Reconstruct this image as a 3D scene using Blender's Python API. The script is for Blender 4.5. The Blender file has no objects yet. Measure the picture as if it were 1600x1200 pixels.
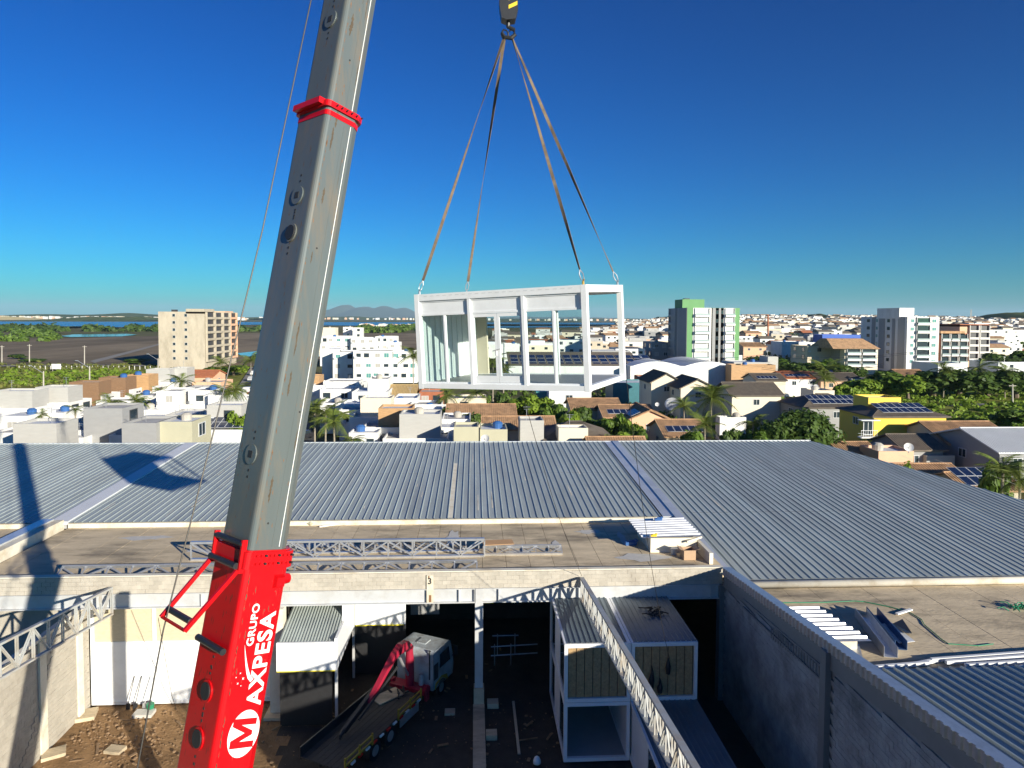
import bpy, math, random
from mathutils import Vector, Matrix
random.seed(7)
R_ = math.radians
scene = bpy.context.scene
col = scene.collection
# ------------------------------------------------------------------ camera
CAM_H = 19.2
FOC = 1067.0
cam_d = bpy.data.cameras.new('camera')
cam = bpy.data.objects.new('camera', cam_d)
col.objects.link(cam)
cam_d.sensor_fit = 'HORIZONTAL'
cam_d.sensor_width = 36.0
cam_d.lens = 36.0 * FOC / 1600.0
cam_d.shift_y = -56.0 / 1600.0
cam_d.clip_start = 0.3
cam_d.clip_end = 60000.0
CAM_R = (Matrix.Rotation(R_(-3.2), 3, 'Z') @ Matrix.Rotation(R_(90 - 2.5), 3, 'X')
         @ Matrix.Rotation(R_(0.33), 3, 'Z'))
cam.matrix_world = Matrix.Translation((0, 0, CAM_H)) @ CAM_R.to_4x4()
scene.camera = cam
# ------------------------------------------------------------------ light
SUN_AZ, SUN_EL = R_(38), R_(14.8)          # light travels towards -x +y
SUN_TO = Vector((math.sin(SUN_AZ) * math.cos(SUN_EL), -math.cos(SUN_AZ) * math.cos(SUN_EL), math.sin(SUN_EL)))
world = bpy.data.worlds.new('World')
scene.world = world
world.use_nodes = True
wn = world.node_tree
wn.nodes.clear()
sky = wn.nodes.new('ShaderNodeTexSky')
sky.sky_type = 'NISHITA'
sky.sun_disc = False
sky.sun_elevation = SUN_EL
sky.sun_rotation = R_(180 - 38)
sky.air_density = 1.0
sky.dust_density = 0.3
sky.ozone_density = 6.0
sky.altitude = 20
hsv = wn.nodes.new('ShaderNodeHueSaturation')
hsv.inputs['Saturation'].default_value = 1.2
bg = wn.nodes.new('ShaderNodeBackground')
bg.inputs['Strength'].default_value = 0.08
wo = wn.nodes.new('ShaderNodeOutputWorld')
wn.links.new(sky.outputs[0], hsv.inputs['Color'])
tint = wn.nodes.new('ShaderNodeMix')
tint.data_type = 'RGBA'; tint.blend_type = 'MULTIPLY'
tint.inputs['Factor'].default_value = 1.0
tint.inputs['B'].default_value = (0.30, 1.0, 1.05, 1)      # camera white balance of the photograph
wn.links.new(hsv.outputs[0], tint.inputs['A'])
gam = wn.nodes.new('ShaderNodeGamma')
gam.inputs['Gamma'].default_value = 1.35
sc1 = wn.nodes.new('ShaderNodeVectorMath'); sc1.operation = 'SCALE'; sc1.inputs['Scale'].default_value = 0.1
sc2 = wn.nodes.new('ShaderNodeVectorMath'); sc2.operation = 'SCALE'; sc2.inputs['Scale'].default_value = 10.0
wn.links.new(tint.outputs['Result'], sc1.inputs[0])
wn.links.new(sc1.outputs[0], gam.inputs['Color'])
wn.links.new(gam.outputs[0], sc2.inputs[0])
wn.links.new(sc2.outputs[0], bg.inputs['Color'])
wn.links.new(bg.outputs[0], wo.inputs['Surface'])
sun_d = bpy.data.lights.new('sun', 'SUN')
sun_d.energy = 5.0
sun_d.angle = R_(0.5)
sun_d.color = (1.0, 0.93, 0.78)
sun = bpy.data.objects.new('sun', sun_d)
col.objects.link(sun)
sun.rotation_euler = SUN_TO.to_track_quat('Z', 'Y').to_euler()
sun.location = (40, -50, 60)
scene.view_settings.view_transform = 'Standard'
scene.view_settings.look = 'None'
scene.view_settings.gamma = 1.0
scene.view_settings.use_curve_mapping = False
scene.view_settings.exposure = 0.78
scene.cycles.max_bounces = 6
scene.cycles.transparent_max_bounces = 12

# ------------------------------------------------------------------ helpers
def ray(px, py):
    return CAM_R @ Vector(((px - 800) / FOC, -(py - 544) / FOC, -1.0))

def at(px, py, Y):
    r = ray(px, py)
    return Vector((0, 0, CAM_H)) + r * (Y / r.y)

def atz(px, py, z=0.0):
    r = ray(px, py)
    return Vector((0, 0, CAM_H)) + r * ((z - CAM_H) / r.z)

def depth_for(px, py, z):
    return atz(px, py, z).y

MATS = {}
def mat(key, color, rough=0.6, metal=0.0, var=0.10, scale=1.5, bump=0.0, bscale=30.0, spec=0.4,
        stretch=(1, 1, 1), dirt=None, dirt_amt=0.0, dirt_scale=0.6, rand=0.0, coords='pos'):
    m = bpy.data.materials.new(key)
    m.use_nodes = True
    nt = m.node_tree
    b = nt.nodes['Principled BSDF']
    b.inputs['Roughness'].default_value = rough
    b.inputs['Metallic'].default_value = metal
    b.inputs['Specular IOR Level'].default_value = spec
    if coords == 'pos':
        g = nt.nodes.new('ShaderNodeNewGeometry'); src = g.outputs['Position']
    else:
        g = nt.nodes.new('ShaderNodeTexCoord'); src = g.outputs['Object']
    mp = nt.nodes.new('ShaderNodeMapping')
    mp.inputs['Scale'].default_value = stretch
    nt.links.new(src, mp.inputs['Vector'])
    n = nt.nodes.new('ShaderNodeTexNoise')
    n.inputs['Scale'].default_value = scale
    n.inputs['Detail'].default_value = 6
    n.inputs['Roughness'].default_value = 0.65
    nt.links.new(mp.outputs[0], n.inputs['Vector'])
    mr = nt.nodes.new('ShaderNodeMapRange')
    mr.inputs['From Min'].default_value = 0.25
    mr.inputs['From Max'].default_value = 0.75
    mr.inputs['To Min'].default_value = 1 - var
    mr.inputs['To Max'].default_value = 1 + var
    nt.links.new(n.outputs['Fac'], mr.inputs['Value'])
    val = mr.outputs[0]
    if rand > 0:
        oi = nt.nodes.new('ShaderNodeObjectInfo')
        r2 = nt.nodes.new('ShaderNodeMapRange')
        r2.inputs['To Min'].default_value = 1 - rand
        r2.inputs['To Max'].default_value = 1 + rand
        nt.links.new(oi.outputs['Random'], r2.inputs['Value'])
        mu = nt.nodes.new('ShaderNodeMath'); mu.operation = 'MULTIPLY'
        nt.links.new(val, mu.inputs[0]); nt.links.new(r2.outputs[0], mu.inputs[1])
        val = mu.outputs[0]
    mx = nt.nodes.new('ShaderNodeMix'); mx.data_type = 'RGBA'; mx.blend_type = 'MULTIPLY'
    mx.inputs['Factor'].default_value = 1.0
    mx.inputs['A'].default_value = (*color, 1)
    cc = nt.nodes.new('ShaderNodeCombineColor')
    for i in range(3):
        nt.links.new(val, cc.inputs[i])
    nt.links.new(cc.outputs[0], mx.inputs['B'])
    out = mx.outputs['Result']
    if dirt is not None:
        n2 = nt.nodes.new('ShaderNodeTexNoise')
        n2.inputs['Scale'].default_value = dirt_scale
        n2.inputs['Detail'].default_value = 9
        n2.inputs['Roughness'].default_value = 0.7
        nt.links.new(mp.outputs[0], n2.inputs['Vector'])
        rmp = nt.nodes.new('ShaderNodeMapRange')
        rmp.inputs['From Min'].default_value = 0.48
        rmp.inputs['From Max'].default_value = 0.66
        rmp.inputs['To Max'].default_value = dirt_amt
        nt.links.new(n2.outputs['Fac'], rmp.inputs['Value'])
        m2 = nt.nodes.new('ShaderNodeMix'); m2.data_type = 'RGBA'
        nt.links.new(rmp.outputs[0], m2.inputs['Factor'])
        nt.links.new(out, m2.inputs['A'])
        m2.inputs['B'].default_value = (*dirt, 1)
        out = m2.outputs['Result']
    nt.links.new(out, b.inputs['Base Color'])
    if bump > 0:
        nb = nt.nodes.new('ShaderNodeTexNoise')
        nb.inputs['Scale'].default_value = bscale
        nb.inputs['Detail'].default_value = 5
        nt.links.new(mp.outputs[0], nb.inputs['Vector'])
        bp = nt.nodes.new('ShaderNodeBump')
        bp.inputs['Strength'].default_value = bump
        bp.inputs['Distance'].default_value = 0.05
        nt.links.new(nb.outputs['Fac'], bp.inputs['Height'])
        nt.links.new(bp.outputs[0], b.inputs['Normal'])
    MATS[key] = m
    return m

def glass_mat(key, tint=(0.9, 0.95, 0.95), refl=0.12, rough=0.02):
    m = bpy.data.materials.new(key)
    m.use_nodes = True
    nt = m.node_tree
    nt.nodes.clear()
    o = nt.nodes.new('ShaderNodeOutputMaterial')
    t = nt.nodes.new('ShaderNodeBsdfTransparent'); t.inputs[0].default_value = (*tint, 1)
    g = nt.nodes.new('ShaderNodeBsdfGlossy'); g.inputs['Roughness'].default_value = rough
    lw = nt.nodes.new('ShaderNodeLayerWeight'); lw.inputs[0].default_value = 0.25
    mr = nt.nodes.new('ShaderNodeMapRange')
    mr.inputs['To Min'].default_value = refl * 0.5
    mr.inputs['To Max'].default_value = min(1, refl * 4)
    mx = nt.nodes.new('ShaderNodeMixShader')
    nt.links.new(lw.outputs['Facing'], mr.inputs['Value'])
    nt.links.new(mr.outputs[0], mx.inputs[0])
    nt.links.new(t.outputs[0], mx.inputs[1]); nt.links.new(g.outputs[0], mx.inputs[2])
    nt.links.new(mx.outputs[0], o.inputs['Surface'])
    MATS[key] = m
    return m

def leaf_mat(key, c1, c2, trans=0.3):
    m = bpy.data.materials.new(key)
    m.use_nodes = True
    nt = m.node_tree
    b = nt.nodes['Principled BSDF']
    b.inputs['Roughness'].default_value = 0.55
    b.inputs['Specular IOR Level'].default_value = 0.3
    g = nt.nodes.new('ShaderNodeNewGeometry')
    n = nt.nodes.new('ShaderNodeTexNoise'); n.inputs['Scale'].default_value = 0.9; n.inputs['Detail'].default_value = 4
    nt.links.new(g.outputs['Position'], n.inputs['Vector'])
    ad = nt.nodes.new('ShaderNodeMath'); ad.operation = 'MULTIPLY_ADD'
    nt.links.new(g.outputs['Random Per Island'], ad.inputs[0]); ad.inputs[1].default_value = 0.5
    mr = nt.nodes.new('ShaderNodeMapRange'); mr.inputs['From Min'].default_value = 0.3; mr.inputs['From Max'].default_value = 0.7
    mr.inputs['To Max'].default_value = 0.55
    nt.links.new(n.outputs['Fac'], mr.inputs['Value']); nt.links.new(mr.outputs[0], ad.inputs[2])
    mx = nt.nodes.new('ShaderNodeMix'); mx.data_type = 'RGBA'
    mx.inputs['A'].default_value = (*c1, 1); mx.inputs['B'].default_value = (*c2, 1)
    nt.links.new(ad.outputs[0], mx.inputs['Factor'])
    nt.links.new(mx.outputs['Result'], b.inputs['Base Color'])
    tr = nt.nodes.new('ShaderNodeBsdfTranslucent'); nt.links.new(mx.outputs['Result'], tr.inputs[0])
    ms = nt.nodes.new('ShaderNodeMixShader'); ms.inputs[0].default_value = trans
    nt.links.new(b.outputs[0], ms.inputs[1]); nt.links.new(tr.outputs[0], ms.inputs[2])
    nt.links.new(ms.outputs[0], nt.nodes['Material Output'].inputs['Surface'])
    MATS[key] = m
    return m

# palette -----------------------------------------------------------
mat('white_wall', (0.74, 0.73, 0.70), 0.7, var=0.06, scale=0.5, dirt=(0.42, 0.40, 0.36), dirt_amt=0.35, dirt_scale=0.35, stretch=(1, 1, 0.35))
mat('white_metal', (0.84, 0.85, 0.86), 0.35, var=0.03, scale=2, dirt=(0.55, 0.54, 0.5), dirt_amt=0.2, dirt_scale=1.5)
mat('grey_wall', (0.30, 0.30, 0.30), 0.75, var=0.08, scale=0.8, stretch=(1, 1, 3), dirt=(0.3, 0.29, 0.27), dirt_amt=0.3)
mat('light_grey_wall', (0.42, 0.41, 0.385), 0.75, var=0.08, scale=1.2, stretch=(0.6, 0.6, 4), bump=0.3, bscale=6)
mat('beige_wall', (0.58, 0.50, 0.38), 0.8, var=0.08, scale=0.6, dirt=(0.4, 0.34, 0.26), dirt_amt=0.35, stretch=(1, 1, 0.4))
mat('cream_wall', (0.70, 0.62, 0.48), 0.75, var=0.07, scale=0.6, dirt=(0.45, 0.38, 0.3), dirt_amt=0.25)
mat('olive_wall', (0.45, 0.43, 0.31), 0.75, var=0.07, scale=0.6)
mat('brown_stone', (0.23, 0.135, 0.075), 0.85, var=0.3, scale=3, stretch=(1, 1, 4), bump=0.5, bscale=5)
mat('wood_cladding', (0.45, 0.27, 0.13), 0.6, var=0.3, scale=2, stretch=(0.5, 0.5, 6))
mat('yellow_wall', (0.78, 0.56, 0.07), 0.7, var=0.05, scale=0.6, dirt=(0.5, 0.36, 0.08), dirt_amt=0.2)
mat('peach_wall', (0.68, 0.42, 0.27), 0.75, var=0.07, scale=0.7)
mat('green_wall', (0.13, 0.30, 0.12), 0.7, var=0.06, scale=0.5)
mat('brick_red', (0.34, 0.12, 0.06), 0.8, var=0.15, scale=1)
mat('blue_paint', (0.03, 0.10, 0.42), 0.6, var=0.06)
mat('raw_concrete', (0.47, 0.41, 0.32), 0.85, var=0.16, scale=0.35, bump=0.3, bscale=4, dirt=(0.27, 0.23, 0.17), dirt_amt=0.5, dirt_scale=0.3, stretch=(1, 1, 0.4))
mat('slab_concrete', (0.60, 0.49, 0.335), 0.9, spec=0.08, var=0.22, scale=0.7, bump=0.35, bscale=9, dirt=(0.20, 0.17, 0.13), dirt_amt=0.85, dirt_scale=0.42, rand=0.05, stretch=(.5, 1.5, 1))
mat('fresh_mortar', (0.52, 0.50, 0.46), 0.85, var=0.15, scale=3)
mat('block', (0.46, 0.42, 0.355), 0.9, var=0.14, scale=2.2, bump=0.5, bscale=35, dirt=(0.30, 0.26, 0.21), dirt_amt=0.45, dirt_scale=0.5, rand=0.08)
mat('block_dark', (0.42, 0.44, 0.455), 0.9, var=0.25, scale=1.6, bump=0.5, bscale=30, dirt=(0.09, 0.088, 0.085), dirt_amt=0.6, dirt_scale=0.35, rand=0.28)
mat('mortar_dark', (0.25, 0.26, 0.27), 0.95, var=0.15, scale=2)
mat('steel_dark', (0.20, 0.21, 0.215), 0.55, 0.1, var=0.12, scale=1)
mat('module_roof', (0.13, 0.17, 0.20), 0.45, 0.2, var=0.15, scale=1)
mat('mortar', (0.43, 0.395, 0.33), 0.95, var=0.12, scale=3)
mat('plaster_trim', (0.70, 0.65, 0.54), 0.8, var=0.08, scale=1.2, dirt=(0.42, 0.33, 0.2), dirt_amt=0.6, dirt_scale=0.7)
mat('roof_metal', (0.43, 0.475, 0.455), 0.5, 0.25, var=0.14, scale=1.4, dirt=(0.30, 0.31, 0.30), dirt_amt=0.5, dirt_scale=0.8, rand=0.07, stretch=(1.3, 0.10, 1))
mat('roof_flashing', (0.66, 0.68, 0.70), 0.35, 0.5, var=0.05, scale=0.8, dirt=(0.4, 0.4, 0.38), dirt_amt=0.3)
mat('galvanised', (0.62, 0.63, 0.65), 0.35, 0.7, var=0.08, scale=3, dirt=(0.38, 0.36, 0.33), dirt_amt=0.35, dirt_scale=2)
mat('steel_grey', (0.56, 0.57, 0.58), 0.5, 0.2, var=0.06, scale=1.2, dirt=(0.35, 0.30, 0.24), dirt_amt=0.3, dirt_scale=0.9)
mat('truss_paint', (0.44, 0.45, 0.44), 0.55, 0.1, var=0.08, scale=2, dirt=(0.42, 0.30, 0.17), dirt_amt=0.55, dirt_scale=0.9)
mat('boom_grey', (0.125, 0.145, 0.145), 0.3, 0.15, var=0.05, scale=1.5, dirt=(0.23, 0.17, 0.11), dirt_amt=0.5, dirt_scale=1.6, stretch=(2, 2, 0.3))
mat('boom_red', (0.58, 0.004, 0.008), 0.32, var=0.05, scale=1.5, dirt=(0.42, 0.01, 0.012), dirt_amt=0.5, dirt_scale=0.8)
mat('grease', (0.09, 0.065, 0.04), 0.5, var=0.4, scale=8)
mat('black_rubber', (0.02, 0.02, 0.022), 0.55, var=0.2, scale=4)
mat('black_steel', (0.035, 0.036, 0.04), 0.4, 0.3, var=0.2, scale=4)
mat('rope_steel', (0.06, 0.055, 0.05), 0.5, 0.4, var=0.2, scale=20)
mat('sling_web', (0.17, 0.125, 0.085), 0.85, var=0.4, scale=2.5, dirt=(0.06, 0.045, 0.035), dirt_amt=0.9, dirt_scale=0.9)
mat('brass', (0.7, 0.45, 0.12), 0.4, 0.6)
mat('hazard_yellow', (0.75, 0.48, 0.03), 0.45, var=0.08)
mat('white_print', (0.82, 0.82, 0.80), 0.45, var=0.02)
mat('red_print', (0.58, 0.004, 0.008), 0.4, var=0.02)
mat('black_print', (0.03, 0.03, 0.03), 0.6, var=0.1)
mat('dirt', (0.30, 0.185, 0.095), 0.95, spec=0.05, var=0.35, scale=0.9, bump=0.9, bscale=7, dirt=(0.13, 0.085, 0.05), dirt_amt=0.8, dirt_scale=0.3)
mat('clod', (0.25, 0.16, 0.09), 0.95, var=0.35, scale=3)
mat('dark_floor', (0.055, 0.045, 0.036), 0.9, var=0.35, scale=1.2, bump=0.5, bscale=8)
mat('rust', (0.22, 0.11, 0.05), 0.8, var=0.3, scale=5)
mat('osb', (0.56, 0.48, 0.34), 0.8, var=0.12, scale=4, stretch=(1, 1, 2.5))
mat('rockwool', (0.40, 0.27, 0.14), 0.95, var=0.3, scale=9, bump=0.6, bscale=25)
mat('plywood', (0.50, 0.30, 0.15), 0.7, var=0.15, scale=2, stretch=(1, 5, 1))
mat('cardboard', (0.45, 0.30, 0.19), 0.8, var=0.1, scale=4)
mat('blue_plastic', (0.04, 0.12, 0.32), 0.4, var=0.1)
mat('green_plastic', (0.02, 0.20, 0.10), 0.5, var=0.15, scale=6)
mat('truck_red', (0.32, 0.015, 0.04), 0.4, var=0.12, scale=2)
mat('truck_white', (0.36, 0.40, 0.43), 0.45, var=0.12, scale=1.5, dirt=(0.16, 0.13, 0.10), dirt_amt=0.6, dirt_scale=1.2, coords='obj')
mat('truck_yellow', (0.40, 0.27, 0.03), 0.6, var=0.2, scale=4, dirt=(0.10, 0.07, 0.04), dirt_amt=0.7, dirt_scale=2)
mat('channel_blue', (0.04, 0.09, 0.20), 0.45, 0.2, var=0.1)
mat('truck_bed', (0.055, 0.05, 0.045), 0.75, var=0.3, scale=3, stretch=(1, 6, 1))
mat('yellow_tape', (0.75, 0.65, 0.03), 0.6, var=0.1)
mat('interior_floor', (0.36, 0.36, 0.36), 0.5, var=0.08, scale=2)
mat('tile_orange', (0.47, 0.29, 0.165), 0.9, spec=0.08, var=0.3, scale=1.3, bump=0.4, bscale=8, dirt=(0.17, 0.11, 0.07), dirt_amt=0.6, dirt_scale=0.7)
mat('tile_red', (0.42, 0.15, 0.07), 0.85, var=0.2, scale=1.3)
mat('tile_dark', (0.17, 0.145, 0.12), 0.9, spec=0.08, var=0.25, scale=1.3, dirt=(0.24, 0.18, 0.13), dirt_amt=0.5, dirt_scale=0.7)
mat('thatch', (0.42, 0.30, 0.14), 0.95, var=0.25, scale=3)
mat('flat_roof', (0.46, 0.45, 0.43), 0.85, var=0.15, scale=0.5, dirt=(0.24, 0.22, 0.2), dirt_amt=0.5, dirt_scale=0.4)
mat('white_roof', (0.68, 0.69, 0.70), 0.5, 0.1, var=0.06, scale=0.4)
mat('solar_cell', (0.012, 0.022, 0.06), 0.15, var=0.15, scale=1, spec=0.6)
mat('window_glass', (0.03, 0.045, 0.055), 0.08, var=0.3, scale=0.4, spec=0.7)
mat('teal_glass', (0.10, 0.30, 0.28), 0.1, var=0.2, scale=0.6, spec=0.7)
mat('balcony_glass', (0.30, 0.38, 0.38), 0.12, var=0.1, spec=0.7)
mat('curtain', (0.40, 0.38, 0.34), 0.5, var=0.2, scale=2, stretch=(6, 6, .3))
mat('window_frame', (0.55, 0.56, 0.57), 0.45, var=0.05)
mat('dark_frame', (0.05, 0.05, 0.055), 0.5)
mat('asphalt', (0.075, 0.075, 0.078), 0.9, var=0.15, scale=0.6)
mat('pale_road', (0.26, 0.24, 0.21), 0.9, var=0.15, scale=0.4)
mat('trunk', (0.16, 0.12, 0.085), 0.9, var=0.3, scale=3)
mat('palm_trunk', (0.30, 0.26, 0.20), 0.9, var=0.25, scale=4, stretch=(1, 1, 3))
mat('pole_concrete', (0.42, 0.39, 0.34), 0.85, var=0.1)
mat('salt_mud', (0.25, 0.20, 0.14), 0.9, spec=0.02, var=0.5, scale=0.02, dirt=(0.085, 0.072, 0.055), dirt_amt=0.75, dirt_scale=0.008, stretch=(1, 0.35, 1))
mat('field', (0.20, 0.21, 0.05), 0.95, spec=0.02, var=0.35, scale=0.03, dirt=(0.22, 0.17, 0.07), dirt_amt=0.6, dirt_scale=0.02)
mat('ground_mix', (0.15, 0.14, 0.075), 0.95, spec=0.02, var=0.35, scale=0.02, dirt=(0.07, 0.095, 0.025), dirt_amt=0.8, dirt_scale=0.01)
mat('sand', (0.62, 0.50, 0.22), 0.95, var=0.2, scale=0.01)
mat('hill_green', (0.07, 0.095, 0.03), 0.95, spec=0.02, var=0.4, scale=0.02, dirt=(0.15, 0.16, 0.04), dirt_amt=0.7, dirt_scale=0.008)
mat('mountain', (0.05, 0.065, 0.045), 0.95, var=0.3, scale=0.002)
mat('car_red', (0.45, 0.02, 0.02), 0.3)
mat('car_white', (0.75, 0.75, 0.75), 0.3)
mat('car_dark', (0.03, 0.03, 0.035), 0.3)
mat('tarp_teal', (0.03, 0.14, 0.17), 0.5, var=0.15)
def water_mat(key, c, scale, rough=0.12):
    m = mat(key, c, rough, 0, var=0.12, scale=0.004, bump=0.25, bscale=scale, spec=0.6)
    return m
water_mat('sea', (0.008, 0.075, 0.20), 0.06, 0.25)
water_mat('pond', (0.10, 0.20, 0.28), 0.05, 0.1)
glass_mat('clear_glass', (0.88, 0.94, 0.93), 0.10)
leaf_mat('leaf_mid', (0.04, 0.09, 0.012), (0.17, 0.26, 0.035))
leaf_mat('leaf_dark', (0.025, 0.06, 0.012), (0.11, 0.17, 0.03))
leaf_mat('leaf_bright', (0.08, 0.15, 0.012), (0.26, 0.36, 0.04))
leaf_mat('leaf_palm', (0.05, 0.10, 0.015), (0.22, 0.25, 0.05), 0.2)
leaf_mat('leaf_scrub', (0.06, 0.09, 0.02), (0.22, 0.22, 0.06), 0.2)
leaf_mat('flower_red', (0.4, 0.05, 0.02), (0.5, 0.12, 0.04), 0.2)

class MB:
    """collects faces; build() links them as one mesh object"""
    def __init__(s):
        s.v = []; s.f = []; s.mi = []; s.cur = 0
    def add(s, vs, fs):
        o = len(s.v)
        s.v += [Vector(v) for v in vs]
        for f in fs:
            s.f.append(tuple(i + o for i in f)); s.mi.append(s.cur)
    def box(s, x0, x1, y0, y1, z0, z1):
        s.add([(x0, y0, z0), (x1, y0, z0), (x1, y1, z0), (x0, y1, z0), (x0, y0, z1), (x1, y0, z1), (x1, y1, z1), (x0, y1, z1)],
              [(0, 3, 2, 1), (4, 5, 6, 7), (0, 1, 5, 4), (1, 2, 6, 5), (2, 3, 7, 6), (3, 0, 4, 7)])
        return s
    def hexa(s, b, t):
        s.add(list(b) + list(t), [(0, 3, 2, 1), (4, 5, 6, 7), (0, 1, 5, 4), (1, 2, 6, 5), (2, 3, 7, 6), (3, 0, 4, 7)])
        return s
    def bar(s, p, q, w, h, up=(0, 0, 1)):
        p = Vector(p); q = Vector(q); d = (q - p)
        if d.length < 1e-6: return s
        d.normalize(); up = Vector(up)
        if abs(d.dot(up)) > 0.98: up = Vector((0, 1, 0)) if abs(d.y) < 0.9 else Vector((1, 0, 0))
        a = d.cross(up).normalized(); b = a.cross(d).normalized()
        a *= w / 2; b *= h / 2
        s.hexa([p - a - b, p + a - b, p + a + b, p - a + b], [q - a - b, q + a - b, q + a + b, q - a + b])
        return s
    def tube(s, pts, r, n=8, cap=True):
        pts = [Vector(p) for p in pts]; rings = []
        rr = r if isinstance(r, (list, tuple)) else [r] * len(pts)
        up0 = Vector((0, 0, 1))
        o = len(s.v)
        for i, p in enumerate(pts):
            d = (pts[min(i + 1, len(pts) - 1)] - pts[max(i - 1, 0)]).normalized()
            u = up0 if abs(d.dot(up0)) < 0.95 else Vector((1, 0, 0))
            a = d.cross(u).normalized(); b = a.cross(d).normalized()
            for k in range(n):
                t = 2 * math.pi * k / n
                s.v.append(p + a * (math.cos(t) * rr[i]) + b * (math.sin(t) * rr[i]))
        for i in range(len(pts) - 1):
            for k in range(n):
                s.f.append((o + i * n + k, o + i * n + (k + 1) % n, o + (i + 1) * n + (k + 1) % n, o + (i + 1) * n + k)); s.mi.append(s.cur)
        if cap:
            s.f.append(tuple(o + k for k in range(n))[::-1]); s.mi.append(s.cur)
            s.f.append(tuple(o + (len(pts) - 1) * n + k for k in range(n))); s.mi.append(s.cur)
        return s
    def loft(s, rings, cap=True):
        n = len(rings[0]); o = len(s.v)
        for r in rings: s.v += [Vector(p) for p in r]
        for i in range(len(rings) - 1):
            for k in range(n):
                s.f.append((o + i * n + k, o + i * n + (k + 1) % n, o + (i + 1) * n + (k + 1) % n, o + (i + 1) * n + k)); s.mi.append(s.cur)
        if cap:
            s.f.append(tuple(o + k for k in range(n))[::-1]); s.mi.append(s.cur)
            s.f.append(tuple(o + (len(rings) - 1) * n + k for k in range(n))); s.mi.append(s.cur)
        return s
    def disc(s, c, nrm, r, th, n=20, r2=None):
        c = Vector(c); nrm = Vector(nrm).normalized()
        return s.tube([c, c + nrm * th], [r, r2 or r], n)
    def mesh(s, name, mats, origin=(0, 0, 0), smooth=False):
        me = bpy.data.meshes.new(name)
        o = Vector(origin)
        me.from_pydata([tuple(v - o) for v in s.v], [], s.f)
        for m in (mats if isinstance(mats, (list, tuple)) else [mats]):
            me.materials.append(MATS[m])
        if any(s.mi): me.polygons.foreach_set('material_index', s.mi)
        if smooth: me.polygons.foreach_set('use_smooth', [True] * len(me.polygons))
        me.update()
        return me
    def build(s, name, mats, parent=None, local=False, smooth=False, **tags):
        if parent is not None and not local:
            o = Vector(parent.location)
            pp = parent.parent
            while pp is not None:
                o = o + Vector(pp.location); pp = pp.parent
        else:
            o = Vector((0, 0, 0))
        return link(name, s.mesh(name, mats, o, smooth), parent, **tags)

def link(name, data, parent=None, loc=None, label=None, cat=None, group=None, kind=None):
    ob = bpy.data.objects.new(name, data)
    col.objects.link(ob)
    if parent is not None: ob.parent = parent
    if loc is not None: ob.location = loc
    if label: ob['label'] = label
    if cat: ob['category'] = cat
    if group: ob['group'] = group
    if kind: ob['kind'] = kind
    return ob

def thing(name, label, cat, loc=(0, 0, 0), rz=0.0, group=None):
    ob = link(name, None, None, loc, label, cat, group)
    ob.rotation_euler = (0, 0, rz)
    ob.empty_display_size = 0.3
    return ob

def copy_tree(o, parent=None):
    c = o.copy(); col.objects.link(c)
    if parent is not None: c.parent = parent
    for ch in [x for x in bpy.data.objects if x.parent == o]:
        copy_tree(ch, c)
    return c

def text_part(body, size, m, mtx, parent, name='lettering', extr=0.002, sx=1.0, shear=0.0, bold=0.0, align='LEFT', space=1.0):
    cu = bpy.data.curves.new('t', 'FONT')
    cu.body = body; cu.size = size; cu.extrude = extr; cu.offset = bold; cu.shear = shear; cu.align_x = align; cu.space_character = space
    to = bpy.data.objects.new('t', cu)
    col.objects.link(to)
    bpy.context.view_layer.update()
    me = bpy.data.meshes.new_from_object(to.evaluated_get(bpy.context.evaluated_depsgraph_get()))
    bpy.data.objects.remove(to); bpy.data.curves.remove(cu)
    me.name = name
    me.materials.clear(); me.materials.append(MATS[m])
    me.transform(Matrix.Diagonal((sx, 1, 1, 1)))
    me.transform(mtx)
    return link(name, me, parent)

def basis(o, x, y, z):
    m = Matrix.Identity(4)
    for i in range(3):
        m[i][0], m[i][1], m[i][2], m[i][3] = x[i], y[i], z[i], o[i]
    return m
# ================================================================== SETTING
from mathutils import noise as mnoise
def sheet(name, pts, z, m, **tags):
    b = MB(); b.add([(p[0], p[1], z) for p in pts], [tuple(range(len(pts)))])
    return b.build(name, m, kind='structure', **tags)

sheet('ground', [(-26000, -3000), (26000, -3000), (26000, 27000), (-26000, 27000)], -0.9, 'ground_mix')
def zone(name, pix, z, m, zw=0.0):
    return sheet(name, [atz(px, py, zw) for px, py in pix], z, m)
# grass belt, salt flats, pond, lagoon on the left
zone('grass_field', [(-300, 640), (-300, 566), (260, 566), (470, 560), (470, 640)], -0.6, 'field')
zone('salt_flat', [(-500, 572), (-500, 534), (120, 527), (420, 519.5), (660, 520), (660, 545), (430, 570)], -0.45, 'salt_mud')
zone('pond_water', [(95, 524.5), (115, 522), (200, 521), (215, 522.5), (190, 525), (110, 526)], -0.3, 'pond')
zone('pond_water', [(370, 551), (420, 546), (500, 548), (500, 556), (380, 556)], -0.3, 'pond')
zone('dirt_track', [(140, 563), (148, 566), (250, 538), (250, 536)], -0.3, 'pale_road')
zone('dirt_track', [(-200, 571.5), (-200, 569), (240, 569), (240, 571)], -0.3, 'pale_road')
zone('lagoon_water', [(-900, 511), (-900, 500.5), (1050, 504.2), (1050, 509), (640, 509.5), (400, 507), (240, 510.5), (125, 511)], -0.3, 'sea')
zone('river_water', [(740, 534), (770, 530), (870, 538), (1000, 540), (1000, 545), (860, 543)], -0.3, 'pond')
zone('river_water', [(740, 512), (900, 511), (1000, 512), (1000, 507), (740, 506)], -0.3, 'sea')
zone('street', [(330, 665), (392, 665), (412, 572), (392, 572)], -0.3, 'pale_road')
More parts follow.
